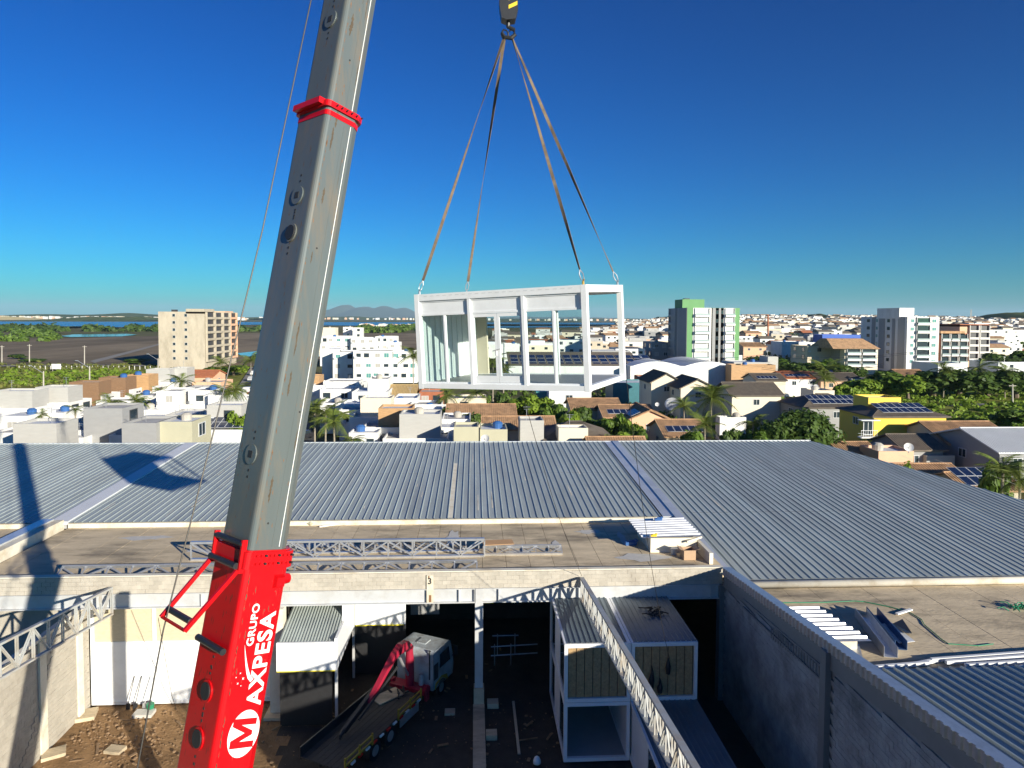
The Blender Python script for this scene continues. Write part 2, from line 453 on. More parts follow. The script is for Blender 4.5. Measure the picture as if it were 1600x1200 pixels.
zone('street', [(445, 705), (470, 650), (480, 650), (500, 705)], -0.3, 'asphalt')
zone('meadow', [(1330, 690), (1300, 612), (1420, 600), (1700, 600), (1800, 700)], -0.3, 'field')
zone('dirt_track', [(1480, 633), (1480, 630), (1700, 626), (1700, 630)], -0.2, 'pale_road')

def mound(name, px0, px1, Y, D, hfun, m, nx=60, ny=10):
    """a real hill: a ridge of the given width and depth with a rounded cross-section"""
    x0 = at(px0, 500, Y).x; x1 = at(px1, 500, Y).x
    b = MB(); vs = []; fs = []
    for j in range(ny + 1):
        t = j / ny
        for i in range(nx + 1):
            s = i / nx
            x = x0 + (x1 - x0) * s
            edge = math.sin(math.pi * t)
            h = hfun(s) * edge * (0.8 + 0.35 * mnoise.noise((x * 6 / abs(x1 - x0) * 3, t * 3, Y)))
            vs.append((x, Y + (t - 0.5) * D, -0.95 + max(0, h)))
    for j in range(ny):
        for i in range(nx):
            a = j * (nx + 1) + i
            fs.append((a, a + 1, a + nx + 2, a + nx + 1))
    b.add(vs, fs)
    return b.build(name, m, smooth=True, kind='structure')
def bump(c, w): return lambda s: math.exp(-((s - c) / w) ** 2)
def msum(*f): return lambda s: sum(a * g(s) for a, g in f)
mound('mountain', 470, 760, 16000, 5000, msum((300, bump(0.33, 0.16)), (190, bump(0.52, 0.12)), (130, bump(0.70, 0.12)), (160, bump(0.18, 0.08)), (90, bump(0.85, .1))), 'mountain', 90)
mound('mountain', 700, 1100, 19000, 4000, msum((80, bump(0.3, 0.2)), (60, bump(0.6, .2))), 'mountain')
mound('far_shore', -900, 420, 4600, 900, msum((24, bump(0.83, 0.07)), (20, bump(0.7, 0.05)), (16, lambda s: 1), (10, bump(.4, .1))), 'hill_green', 120)
mound('dune_hill', -60, 70, 3300, 500, msum((17, bump(0.55, 0.25))), 'sand')
mound('far_shore', 60, 250, 3000, 700, msum((20, bump(0.55, 0.3)), (12, bump(.85, .1))), 'hill_green')
mound('far_shore', 330, 1080, 7000, 700, msum((20, lambda s: 1), (12, bump(.3, .1)), (14, bump(.8, .1))), 'hill_green', 120)
mound('mangrove_bank', -500, 130, 1150, 160, msum((4, lambda s: 1)), 'hill_green', 120)
mound('hill', 990, 1160, 1900, 500, msum((42, bump(0.42, 0.28))), 'hill_green')
mound('hill', 1120, 1420, 1750, 500, msum((44, bump(0.5, 0.3)), (6, bump(.2, .1))), 'hill_green')
mound('hill', 1480, 1900, 1500, 600, msum((58, bump(0.5, 0.28)), (20, bump(.2, .1))), 'hill_green')

def town_h(px, Y):
    """gentle rise of the ground under the hillside town"""
    s = min(1, max(0, (px - 900) / 220.0)); s = s * s * (3 - 2 * s)
    t = min(1.15, max(0, (Y - 330) / 1150.0))
    return -0.85 + s * 17.5 * t
b = MB(); vs = []; fs = []; NX, NY = 60, 24
for j in range(NY + 1):
    Y = 300 + 1500 * (j / NY) ** 1.4
    for i in range(NX + 1):
        px = 880 + 860 * i / NX
        vs.append((at(px, 500, Y).x, Y, town_h(px, Y)))
for j in range(NY):
    for i in range(NX):
        a = j * (NX + 1) + i
        fs.append((a, a + 1, a + NX + 2, a + NX + 1))
b.add(vs, fs); b.build('hillside_terrain', 'ground_mix', kind='structure', smooth=True)

# yard -----------------------------------------------------------------
b = MB(); vs = []; fs = []; NX, NY = 150, 130
for j in range(NY + 1):
    for i in range(NX + 1):
        x = -30 + 50 * i / NX; y = 2 + 44 * j / NY
        h = 0.10 * mnoise.noise((x * 0.45, y * 0.45, 1)) + 0.05 * mnoise.noise((x * 1.6, y * 1.6, 4)) + 0.03 * mnoise.noise((x * 4, y * 4, 9))
        if x > -3: h *= 0.5
        vs.append((x, y, h - 0.03))
for j in range(NY):
    for i in range(NX):
        a = j * (NX + 1) + i
        fs.append((a, a + 1, a + NX + 2, a + NX + 1))
b.add(vs, fs)
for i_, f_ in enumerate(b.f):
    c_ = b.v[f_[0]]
    if c_.x > -8.8 + 1.2 * mnoise.noise((c_.x * .7, c_.y * .7, 2)) or c_.y > 34.3: b.mi[i_] = 1     # shade of the bay painted into the soil colour
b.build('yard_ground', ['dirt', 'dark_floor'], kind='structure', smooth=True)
def rock(b, x, y, z, r, sq=0.6):
    n = 5; ph = random.random() * 6
    rings = []
    for k, (zz, rr) in enumerate(((-0.5, 0.7), (0.15, 1.0), (0.75, 0.55))):
        rings.append([(x + math.cos(ph + 2 * math.pi * i / n) * r * rr * random.uniform(.7, 1.2), y + math.sin(ph + 2 * math.pi * i / n) * r * rr * random.uniform(.7, 1.2), z + zz * r * sq) for i in range(n)])
    b.loft(rings)
b = MB()
for k in range(1500):
    x = random.uniform(-18.4, -9.5) if k % 3 else random.uniform(-12, 4); y = random.uniform(25, 33.6)
    rock(b, x, y, 0.02, random.choice((0.02, 0.02, 0.03, 0.03, 0.04, 0.05, 0.08)) * random.uniform(.7, 1.3))
for k in range(150):
    p = atz(random.gauss(195, 38), random.gauss(1155, 16), 0); rock(b, p.x, p.y, .03, random.choice((.02, .03, .05, .08)) * random.uniform(.7, 1.2), .8)
b.build('loose_soil', 'clod', kind='stuff', label='loose brown clods of soil scattered over the yard', cat='soil')

# ================================================================== WAREHOUSE
EY, EZ, RY, SL = 42.6, 6.67, 62.0, 0.0619
def roofz(y): return EZ + SL * (y - EY)
wh = thing('warehouse_building', 'long warehouse with ribbed metal roofs, concrete valley slabs and grey steel beam', 'building', (0, 42, 0))
PITCH = 0.435
def sheet_mesh(y0, y1, y1b=None, n=2, zf=roofz, rib=0.043):
    y1b = y1 if y1b is None else y1b
    prof = []
    for k in range(n):
        x = k * PITCH
        prof += [(x, 0), (x + 0.335, 0), (x + 0.355, rib), (x + 0.395, rib), (x + 0.415, 0)]
    prof.append((n * PITCH, 0.0))
    b = MB(); W = n * PITCH
    vs = [(x, y0, zf(y0) + z) for x, z in prof]
    for x, z in prof:
        ye = y1 + (y1b - y1) * x / W
        vs.append((x, ye, zf(ye) + z))
    N = len(prof)
    b.add(vs, [(i, i + 1, N + i + 1, N + i) for i in range(N - 1)])
    return b.mesh('roof_sheet', 'roof_metal', (0, 0, 0))
def put(name, me, parent, x, y=0, z=0):
    return link(name, me, parent, (x - parent.location.x, y - parent.location.y, z - parent.location.z))
me_c = sheet_mesh(EY - 0.25, RY)
SW = 2 * PITCH
x = -24.6
while x < 12.0 - 0.4:
    put('roof_sheet', me_c, wh, x, 0, random.uniform(0, .006)); x += SW
x = -25.6 - SW
while x > -62:
    put('roof_sheet', me_c, wh, x); x -= SW
SKX, SKS = 31.7, 2.7
me_r = sheet_mesh(33.2, RY)
x = 13.3
while x < 41.5:
    if x + SW < SKX: me = me_r
    else:
        ya = min(RY, RY - (x - SKX) * SKS); yb = min(RY, RY - (x + SW - SKX) * SKS)
        me = sheet_mesh(33.2, ya, yb)
    put('roof_sheet', me, wh, x); x += SW
# transverse sheet laps with their screw rows, and rust runs
b = MB()
for (x0_, x1_, ys) in ((-24.6, 11.8, (52.2,)), (-62, -26.4, (52.2,)), (13.3, 41.0, (43.0, 52.6))):
    for y in ys:
        x = x0_
        while x < x1_:
            if y < RY - max(0, (x - SKX) * SKS) - .3: slope_box_ = [(x + .01, y), (x + .33, y)]; b.hexa([(x + .01, y, roofz(y)), (x + .33, y, roofz(y)), (x + .33, y + .035, roofz(y)), (x + .01, y + .035, roofz(y))], [(x + .01, y, roofz(y) + .007), (x + .33, y, roofz(y) + .007), (x + .33, y + .035, roofz(y) + .008), (x + .01, y + .035, roofz(y) + .008)])
            x += PITCH
o_ = b.build('sheet_laps', 'steel_dark', wh); o_['kind'] = 'stuff'
b = MB()
for k in range(70):
    x = -24.6 + PITCH * random.randrange(0, 150) + random.uniform(.03, .22); y = random.uniform(43, 58); L = random.uniform(.5, 3.5); w = random.uniform(.02, .09)
    if x > 11.5 and x < 13.6: continue
    b.add([(x, y, roofz(y) + .008), (x + w, y, roofz(y) + .008), (x + w * .7, y + L, roofz(y + L) + .008), (x + w * .2, y + L, roofz(y + L) + .008)], [(0, 1, 2, 3)])
o_ = b.build('rust_runs', 'plaster_trim', wh); o_['kind'] = 'stuff'
# one oxidised strip
b = MB(); b.add([(-1.62, 42.5, roofz(42.5) + .012), (-1.30, 42.5, roofz(42.5) + .012), (-1.30, 55, roofz(55) + .012), (-1.62, 55, roofz(55) + .012)], [(0, 1, 2, 3)])
b.build('patched_strip', 'plaster_trim', wh)
def slope_box(b, x0, x1, y0, y1, zo0, zo1, zf=roofz):
    b.hexa([(x0, y0, zf(y0) + zo0), (x1, y0, zf(y0) + zo0), (x1, y1, zf(y1) + zo0), (x0, y1, zf(y1) + zo0)],
           [(x0, y0, zf(y0) + zo1), (x1, y0, zf(y0) + zo1), (x1, y1, zf(y1) + zo1), (x0, y1, zf(y1) + zo1)])
b = MB(); slope_box(b, -25.62, -24.55, EY - .3, RY, -.1, .09); b.build('white_flashing', 'white_roof', wh)
b = MB(); slope_box(b, 12.05, 12.75, EY - .3, RY, -.1, .03); slope_box(b, 12.75, 13.32, 33.0, RY, -.1, .10); b.build('valley_flashing', 'roof_flashing', wh)
b = MB()
for k in range(6):
    y = 45 + k * 3; b = MB(); slope_box(b, 12.76, 13.31, y, y + .04, .10, .106); b.build('flashing_lap', 'galvanised', wh)
# roof carcass, ridge cap and rear slope
b = MB()
slope_box(b, -62, 12.4, EY, RY, -.45, -.12)
b.hexa([(12.4, 33.5, 5.6), (41, 33.5, 5.6), (SKX, RY, 7.3), (12.4, RY, 7.3)], [(12.4, 33.5, 5.95), (41, 33.5, 5.95), (SKX, RY, 7.75), (12.4, RY, 7.75)])
b.build('roof_structure', 'steel_grey', wh)
b = MB(); b.box(-62, SKX - .1, RY + .02, RY + .14, roofz(RY) - .5, roofz(RY) + .075); b.build('ridge_cap', 'roof_flashing', wh)
b = MB(); b.box(-62, SKX - .2, RY - .2, RY, 0, 7.3); b.box(-62, -61.6, 43, RY - .2, 0, 6.2)
b.hexa([(41, 34, 0), (41.3, 34, 0), (SKX + .2, 62, 0), (SKX - .1, 62, 0)], [(41, 34, 5.6), (41.3, 34, 5.6), (SKX + .2, 62, 7.2), (SKX - .1, 62, 7.2)])
b.build('outer_wall', 'white_wall', wh)
# eave trims
b = MB(); b.box(-24.5, 11.6, EY - .34, EY - .06, 6.28, 6.62); b.box(-62, -25.6, EY - .34, EY - .06, 6.28, 6.62); b.build('eave_trim', 'plaster_trim', wh)
b = MB(); b.tube([(13.0, 33.05, 5.90), (46, 33.05, 5.90)], 0.20, 10); b.build('eave_trim', 'plaster_trim', wh, smooth=True)
# slabs: precast panels with open joints
me_p = MB().box(0, 1.232, 33.42, 42.25, 6.12, 6.35).mesh('slab_panel', 'slab_concrete')
x = -24.5
while x < 12.2:
    put('slab_panel', me_p, wh, x, 0, random.uniform(-.006, .006)); x += 1.25
x = -25.9 - 1.25
while x > -40:
    put('slab_panel', me_p, wh, x); x -= 1.25
me_p2 = MB().box(0, 1.335, 24.3, 32.95, 5.5, 5.72).mesh('slab_panel', 'slab_concrete')
x = 12.8
while x < 40:
    put('slab_panel', me_p2, wh, x, 0, random.uniform(-.006, .006)); x += 1.35
for (cx_, cy_, rx, ry) in ((-1.2, 39.5, .45, 1.6), (4.7, 38.0, .3, 1.2), (7.0, 40.4, .9, .5), (9.2, 35.9, 1.5, .8), (8.7, 39.0, .25, 1.3), (-9.0, 38.6, 1.4, .5), (2.6, 37.0, 1.0, .35), (-14, 37.8, 2.2, .5), (-19, 40.2, 1.6, .5)):
    n = 14; b = MB()
    b.add([(cx_ + math.cos(2 * math.pi * i / n) * rx * random.uniform(.5, 1.15), cy_ + math.sin(2 * math.pi * i / n) * ry * random.uniform(.5, 1.15), 6.366) for i in range(n)], [tuple(range(n))])
    b.build('mortar_smear', 'fresh_mortar', wh)
# parapet: kerb cap + block courses, steel beam below
BY = 33.2
b = MB(); b.box(-40, 12.55, BY + .02, BY + .24, 5.90, 6.72); pw = b.build('parapet_wall', 'mortar', wh)
b = MB(); b.box(-40, 12.55, BY - .03, BY + .27, 6.72, 6.77); b.build('parapet_cap', 'plaster_trim', wh)
blk = MB().box(-.1975, .1975, -.04, .06, -.0975, .0975).mesh('block', 'block')
blk_d = MB().box(-.195, .195, -.045, .06, -.095, .095).mesh('block', 'block_dark')
def lay_blocks(parent, spots, rot90=False, limit=300, base=(0, 0, 0), me=None, m='block'):
    """spots: world centres; nearest become objects, the rest one joined part"""
    spots = sorted(spots, key=lambda p: -1 / (Vector(p) - Vector((0, 0, CAM_H))).length)
    o = Vector(base)
    for p in spots[:limit]:
        ob = link('block', me or blk, parent, Vector(p) - o + Vector((random.uniform(-.004, .004), random.uniform(-.006, .006), 0)))
        if rot90: ob.rotation_euler = (0, 0, math.pi / 2 * rot90)
    if len(spots) > limit:
        bb = MB()
        for p in spots[limit:]:
            x, y, z = p; j = random.uniform(-.006, .006)
            if rot90: bb.box(x - .06 + j, x + .06 + j, y - .196, y + .196, z - .096, z + .096)
            else: bb.box(x - .193, x + .196, y - .045 + j, y + .06 + j, z - .096, z + .096)
        bb.v = [v - o for v in bb.v]
        ob = bb.build('block_courses', m, parent, local=True); ob['kind'] = 'stuff'
sp = []
for r in range(4):
    x = -27.5 + (0.2 if r % 2 else 0)
    while x < 12.4:
        sp.append((x, BY, 6.005 + r * .2)); x += .4
lay_blocks(pw, sp, base=(0, 42, 0))
b = MB(); b.box(-40, 12.5, BY - .10, BY + .26, 5.86, 5.897); b.box(-40, 12.5, BY - .10, BY + .26, 5.18, 5.23); b.box(-40, 12.5, BY + .04, BY + .12, 5.23, 5.86)
b.build('steel_beam', 'steel_grey', wh)
for px in (315, 670, 717, 741, 779, 1110):
    xx = at(px, 930, BY).x
    MB().box(xx - .012, xx + .012, BY - .09, BY + .04, 5.23, 5.86).build('stiffener', 'steel_grey', wh)
xx = at(672, 905, BY).x
MB().box(xx - .16, xx + .16, BY - .115, BY - .05, 5.24, 6.6).build('rusty_plate', 'plaster_trim', wh)
text_part('3', 0.42, 'black_print', basis((xx - .12, BY - .121 - 42, 6.18), Vector((1, 0, 0)), Vector((0, 0, 1)), Vector((0, -1, 0))), wh, bold=.01)
MB().box(xx - .09, xx - .02, BY - .119, BY - .116, 6.46, 6.58).build('rust_mark', 'rust', wh)
MB().box(xx - .05, xx + .07, BY - .119, BY - .116, 5.27, 5.62).build('rust_mark', 'rust', wh)
# columns
cb = MB(); cb.box(.10, .50, BY - .09, BY - .06, .9, 5.18); cb.box(.10, .50, BY + .2, BY + .23, .9, 5.18); cb.box(.285, .315, BY - .06, BY + .2, .9, 5.18)
cb.box(.12, .48, BY - .13, BY - .101, 5.18, 5.9)
cb.build('steel_column', 'steel_grey', wh)
MB().box(.05, .56, BY - .2, BY + .35, -.1, .9).build('column_plinth', 'slab_concrete', wh)
MB().box(.02, .58, 20, BY - .2, -.15, .14).build('ground_beam', 'slab_concrete', wh)
MB().box(-9.75, -9.10, 32.75, 33.3, -.1, 5.18).build('concrete_column', 'plaster_trim', wh)
MB().box(-9.95, -8.9, 32.3, 33.6, -.1, .12).build('column_footing', 'slab_concrete', wh)
MB().box(12.35, 12.75, BY - .2, BY + .25, 0, 5.9).build('steel_column', 'steel_dark', wh)
MB().box(-8.25, -7.85, 21.8, 22.2, 0, 9.7).build('steel_column', 'steel_grey', wh)
# left parapet between the slabs, with metal capping
MB().box(-25.85, -24.75, 33.5, EY - .3, 6.1, 6.85).build('dividing_kerb', 'plaster_trim', wh)
MB().box(-26.0, -25.3, 33.4, EY - .35, 6.85, 6.93).build('kerb_flashing', 'roof_flashing', wh)
# interior shell
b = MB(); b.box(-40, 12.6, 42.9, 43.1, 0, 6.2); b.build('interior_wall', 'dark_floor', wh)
b = MB(); b.box(-40, -18.95, 33.95, 34.15, 0, 5.18); b.build('end_wall', 'block', wh)

# upper-storey white panels under the slab
def panel(x0, x1, y, z0, z1, m='white_metal', t=.08, name='wall_panel'):
    return MB().box(x0, x1, y, y + t, z0, z1).build(name, m, wh)
Yd = 33.9
for i, (xa, xb) in enumerate(((-18.72, -15.75), (-15.75, -12.78), (-12.78, -9.8))):
    MB().box(xa, xa + .16, Yd, Yd + .2, .05, 5.15).build('panel_frame', 'white_metal', wh)
    MB().box(xa + .16, xb, Yd, Yd + .18, 3.02, 3.2).build('panel_rail', 'white_metal', wh)
    MB().box(xa + .16, xb, Yd, Yd + .18, .05, .22).build('panel_rail', 'white_metal', wh)
    MB().box(xa + .18, xb - .02, Yd + .06, Yd + .12, 3.2, 5.15).build('timber_panel', 'osb', wh)
    MB().box(xa + .18, xb - .02, Yd + .05, Yd + .11, .22, 3.02).build('wall_panel', 'white_metal', wh)
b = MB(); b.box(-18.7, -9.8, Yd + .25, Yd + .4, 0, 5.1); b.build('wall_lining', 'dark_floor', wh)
# canopy with corrugated top and white fascia
cz = lambda y: 4.05 + .28 * (y - 31.6)
cp = thing('canopy_roof', 'low ribbed canopy with white fascia under the beam beside the concrete column', 'canopy', (-7.4, 34, 0))
b = MB(); prof = []; xx = -9.05
while xx < -6.5:
    prof += [(xx, 0), (xx + .06, 0), (xx + .075, .05), (xx + .115, .05), (xx + .13, 0)]; xx += .14
n = len(prof); zc_ = lambda y: 4.05 + .24 * (y - 31.65)
b.add([(x, 31.65, zc_(31.65) + z) for x, z in prof] + [(x, 36.0, zc_(36.0) + z) for x, z in prof], [(i, i + 1, n + i + 1, n + i) for i in range(n - 1)])
b.build('corrugated_top', 'roof_metal', cp)
MB().box(-9.08, -6.42, 31.5, 31.62, 2.8, 4.12).build('fascia', 'white_metal', cp)
MB().box(-6.42, -6.3, 31.5, 36.1, 2.8, 4.3).build('fascia', 'white_metal', cp)
MB().box(-6.42, -6.3, 33.4, 36.1, 4.3, 5.1).build('fascia', 'white_metal', cp)
MB().box(-9.08, -6.4, 31.52, 31.6, 2.74, 2.795).build('yellow_edge', 'yellow_tape', cp)
for (x_, y_) in ((-9.0, 36), (-6.4, 36), (-6.45, 31.7)):
    MB().box(x_, x_ + .12, y_, y_ + .12, 0, 2.8).build('post', 'steel_grey', cp)
MB().box(-9.0, -6.6, 31.75, 31.85, .05, 2.74).build('void_sheet', 'black_rubber', cp)  # black sheet added for the dark void below the fascia
panel(-6.28, -3.6, 36.3, .05, 2.75, 'black_rubber', .05, 'void_sheet')  # black sheet added for the dark void below the white panel
panel(-6.28, -3.6, 36.15, 2.8, 5.18)
panel(-3.5, -1.9, 38.0, 2.5, 5.18, 'grey_wall')  # grey colour carries the slab's shade on this panel and the next
panel(-1.15, 1.55, 38.6, 2.9, 5.18, 'grey_wall')
for (xa, xb, y, z) in ((-6.25, -3.7, 36.13, 2.79), (-1.1, 1.5, 38.58, 2.88)):
    b = MB(); x = xa
    while x < xb:
        w = random.uniform(.2, .6); b.box(x, min(xb, x + w), y, y + .01, z - random.uniform(.01, .06), z + .02); x += w
        if random.random() < .4: b.box(x, x + .03, y, y + .01, z, z + random.uniform(.05, .2))
    b.build('yellow_edge', 'yellow_tape', wh)

# ------------------------------------------------------------------ left block wall
lw = thing('block_wall', 'sunlit pale concrete block wall along the left side of the yard', 'wall', (-18.85, 28, 0))
MB().box(-18.95, -18.78, 4, 33.9, 0, 5.1).build('mortar_core', 'mortar', lw)
sp = []
for r in range(25):
    y = 25.2 + (.2 if r % 2 else 0)
    while y < 33.7:
        if not (30.0 < y < 30.35): sp.append((-18.79, y, .1 + r * .2))
        y += .4
lay_blocks(lw, sp, rot90=1, base=(-18.85, 28, 0))
MB().box(-18.8, -18.66, 29.95, 30.4, 0, 5.1).build('pilaster', 'plaster_trim', lw)
MB().box(-18.8, -18.64, 32.75, 33.15, 0, 5.1).build('pilaster', 'plaster_trim', lw)
MB().box(-18.97, -18.7, 4, 33.9, 5.1, 5.22).build('wall_cap', 'plaster_trim', lw)

# ------------------------------------------------------------------ right block wall with corrugated capping
WX = 12.6
def wtop(y): return 6.72 + .108 * (33.2 - y)
rw = thing('block_wall', 'tall shaded block wall with ribbed metal capping along the right of the yard', 'wall', (WX, 20, 0))
b = MB(); b.hexa([(WX + .03, 2, 0), (WX + .2, 2, 0), (WX + .2, 33.0, 0), (WX + .03, 33.0, 0)], [(WX + .03, 2, wtop(2) - .2), (WX + .2, 2, wtop(2) - .2), (WX + .2, 33, wtop(33) - .2), (WX + .03, 33, wtop(33) - .2)])
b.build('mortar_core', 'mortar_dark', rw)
sp = []
for r in range(45):
    y = 9.4 + (.2 if r % 2 else 0); z = .1 + r * .2
    while y < 32.8:
        if z < wtop(y) - 1.05 and not (22.75 < y < 23.25): sp.append((WX + .02, y, z))
        y += .4
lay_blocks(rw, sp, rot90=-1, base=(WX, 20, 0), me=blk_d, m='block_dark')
b = MB(); b.hexa([(WX - .08, 2, wtop(2) - .92), (WX + .25, 2, wtop(2) - .92), (WX + .25, 33, wtop(33) - .92), (WX - .08, 33, wtop(33) - .92)],
                 [(WX - .08, 2, wtop(2) - .3), (WX + .25, 2, wtop(2) - .3), (WX + .25, 33, wtop(33) - .3), (WX - .08, 33, wtop(33) - .3)])
b.build('edge_beam', 'steel_dark', rw)
b = MB(); vs = []; y = 33.1; k = 0
while y > 2:
    off = (-.10, -.10, -.16, -.16)[k % 4]
    vs.append((WX + off, y)); y -= (.14, .035, .085, .035)[k % 4]; k += 1
n = len(vs)
b.add([(x, y, wtop(y) - .30 + random.uniform(-.01, .01)) for x, y in vs] + [(x, y, wtop(y) + .06) for x, y in vs] + [(WX + .3, y, wtop(y) + .06) for x, y in vs],
      [(i, i + 1, n + i + 1, n + i) for i in range(n - 1)] + [(n + i, n + i + 1, 2 * n + i + 1, 2 * n + i) for i in range(n - 1)])
b.build('ribbed_capping', 'galvanised', rw)
for y in (23.0, 12.6):
    MB().box(WX - .24, WX - .02, y - .2, y + .2, 0, wtop(y) - .28).build('steel_column', 'steel_dark', rw)
# ladder-like bracing under the edge beam
b = MB()
for z in (-1.0, -1.5):
    b.bar((WX - .10, 23.3, wtop(23.3) + z), (WX - .10, 30.5, wtop(30.5) + z * .75), .05, .06)
for k in range(19):
    y = 23.5 + k * .22; b.bar((WX - .10, y, wtop(y) - 1.0), (WX - .10, y, wtop(y) - 1.48), .03, .03)
b.build('bracing', 'steel_dark', rw)

# front right roof, rising to the camera
def froof(y): return 6.02 + .112 * (24.4 - y)
b = MB()
me_f = sheet_mesh(6.0, 24.45, None, 2, lambda y: froof(y), .075)
x = 12.95
while x < 38:
    put('roof_sheet', me_f, wh, x); x += SW
b = MB(); b.hexa([(12.9, 6, 5.4), (38, 6, 5.4), (38, 24.2, 5.4), (12.9, 24.2, 5.4)], [(12.9, 6, froof(6) - .1), (38, 6, froof(6) - .1), (38, 24.2, froof(24.2) - .1), (12.9, 24.2, froof(24.2) - .1)])
b.build('roof_structure', 'steel_grey', wh)
MB().box(12.9, 40, 32.9, 33.6, 0, 5.6).build('valley_wall', 'white_wall', wh)

# ================================================================== TRUSSES
def truss(label, A, B, h, n, m='truss_paint', chord=.09, up=(0, 0, 1), group=None, web=.045, loc=None, topw=None, dbl=False):
    A = Vector(A); B = Vector(B); up = Vector(up).normalized()
    d = (B - A)
    t = thing('roof_truss', label, 'truss', loc or ((A + B) / 2), 0, group)
    side = d.normalized().cross(up).normalized()
    MB().bar(A + up * h, B + up * h, topw or chord * 1.8, chord, up).build('top_chord', m, t)
    MB().bar(A, B, topw or chord * 1.8, chord * .8, up).build('bottom_chord', m, t)
    me = None
    for k in range(n + 1):
        p = A + d * (k / n)
        offs = (-.04, .04) if dbl else (0,)
        bb = MB()
        for o in offs: bb.bar(p + side * o + up * chord * .5, p + side * o + up * (h - chord * .5), web, web, d.normalized())
        bb.build('vertical_web', m, t)
        if k < n:
            q = A + d * ((k + 1) / n)
            lo, hi = (p, q) if k % 2 else (q, p)
            bb = MB()
            for o in offs: bb.bar(lo + side * o + up * chord * .5, hi + side * o + up * (h - chord * .5), web, web, side)
            bb.build('diagonal_web', m, t)
    return t
def slope_pt(px, py, P0):
    """point on the plane rising towards the camera from P0 at 6.2 degrees"""
    r = ray(px, py); k = .112
    # CAM_H + t*rz = P0.z + k*(P0.y - t*ry)
    t = (P0.z + k * P0.y - CAM_H) / (r.z + k * r.y)
    return Vector((0, 0, CAM_H)) + r * t
A0 = at(174, 917, 33.05); A1 = slope_pt(0, 1004, A0)
dv = (A1 - A0) / (A0.y - A1.y)
truss('grey steel roof truss meeting the parapet at the left of the red boom', A0 - Vector((0, 0, 1.32)), A0 + dv * 22 - Vector((0, 0, 1.32)), 1.28, 24, dbl=True)
C0 = at(909, 902, 33.0); C1 = slope_pt(1088, 1200, C0)
dv = (C1 - C0) / (C0.y - C1.y)
truss('long tan-topped steel roof truss running over the stacked modules', C0 - Vector((0, 0, 1.05)), C0 + dv * 25 - Vector((0, 0, 1.05)), 1.02, 44, dbl=True, topw=.2)
zs = 6.36
def on_slab(px, py, z=zs + .04): return atz(px, py, z)
a = on_slab(300, 873); c = on_slab(757, 869); c.y = a.y = (a.y + c.y) / 2
truss('grey steel truss standing upright on the concrete slab behind the boom', a, c, .90, 12, 'galvanised', chord=.12, web=.075, group='trusses stored on the slab')
a2 = a + Vector((1, .8, 0)); c2 = c + Vector((-.3, .8, 0))
truss('grey truss standing close behind the upright truss on the slab', a2, c2, .62, 20, 'galvanised', web=.07, group='trusses stored on the slab')
a3 = on_slab(105, 893); c3 = on_slab(745, 885); a3.y = c3.y = 33.85
truss('low truss lying tilted along the parapet on the slab', a3, c3, .75, 18, 'galvanised', web=.07, up=(0, .86, .5), group='trusses stored on the slab')
a4 = on_slab(755, 866); c4 = on_slab(878, 863); a4.y = c4.y = a.y + .1
truss('short truss lying flat beside the plywood sheet on the slab', a4, c4, .6, 6, 'galvanised', up=(0, .9, .42), group='trusses stored on the slab', topw=.2)
# ================================================================== SLAB ITEMS
def simple(name, label, cat, b, m, group=None, **k):
    return b.build(name, m, None, label=label, cat=cat, group=group, **k)
p = on_slab(757, 868, 6.9); q = on_slab(806, 866, 6.9)
b = MB(); yy = a.y
b.hexa([(p.x, yy + .05, 6.92), (q.x, yy + .05, 6.97), (q.x - .1, yy + .75, 7.0), (p.x - .15, yy + .75, 6.95)], [(p.x, yy + .05, 6.95), (q.x, yy + .05, 7.0), (q.x - .1, yy + .75, 7.03), (p.x - .15, yy + .75, 6.98)])
simple('plywood_sheet', 'orange-brown plywood sheet lying on the short truss on the slab', 'plywood', b, 'plywood')
# hatch hut with ribbed cover
hx0, hx1 = atz(1012, 862, 6.4).x, atz(1098, 858, 6.4).x
hy = atz(1030, 862, 6.4).y
ht = thing('roof_hatch', 'low white hatch box with ribbed sheet cover on the slab by the valley', 'hatch', (hx0 + 1, hy, 6.35))
MB().box(hx0 + .15, hx1 - .45, hy, hy + .15, 6.35, 7.15).build('wall', 'plaster_trim', ht)
MB().box(hx0 + .15, hx0 + .3, hy + .15, hy + 3.0, 6.35, 7.15).build('wall', 'plaster_trim', ht)
MB().box(hx1 - .4, hx1 - .2, hy - 1.9, hy + 3.1, 6.35, 6.95).build('wall', 'plaster_trim', ht)
MB().bar((hx1 - 1.1, hy - .25, 7.02), (hx1 - .15, hy + .15, 7.15), .12, .1).build('lintel', 'plaster_trim', ht)
b = MB(); prof = []
for k in range(8):
    y = hy - .1 + k * .42
    prof += [(y, 0), (y + .25, 0), (y + .29, .08), (y + .36, .08), (y + .40, 0)]
n = len(prof)
b.add([(hx0 - .35, y, 7.2 + z) for y, z in prof] + [(hx1 - .2, y, 7.28 + z) for y, z in prof], [(i, n + i, n + i + 1, i + 1) for i in range(n - 1)])
b.build('ribbed_cover', 'galvanised', ht)
def tool(px, py, z, m, name, label, cat, s=.25):
    p = atz(px, py, z); b = MB()
    b.box(p.x - s, p.x + s, p.y - s * .5, p.y + s * .5, z, z + s * .6)
    b.box(p.x - s * .3, p.x + s * 1.5, p.y - s * .15, p.y + s * .15, z + s * .6, z + s * .9)
    b.tube([(p.x + s, p.y, z), (p.x + s, p.y, z + s * 1.1)], s * .3, 8)
    simple(name, label, cat, b, m)
tool(1028, 813, 7.37, 'blue_plastic', 'power_tool', 'blue power tool left on the ribbed hatch cover', 'tool', .2)
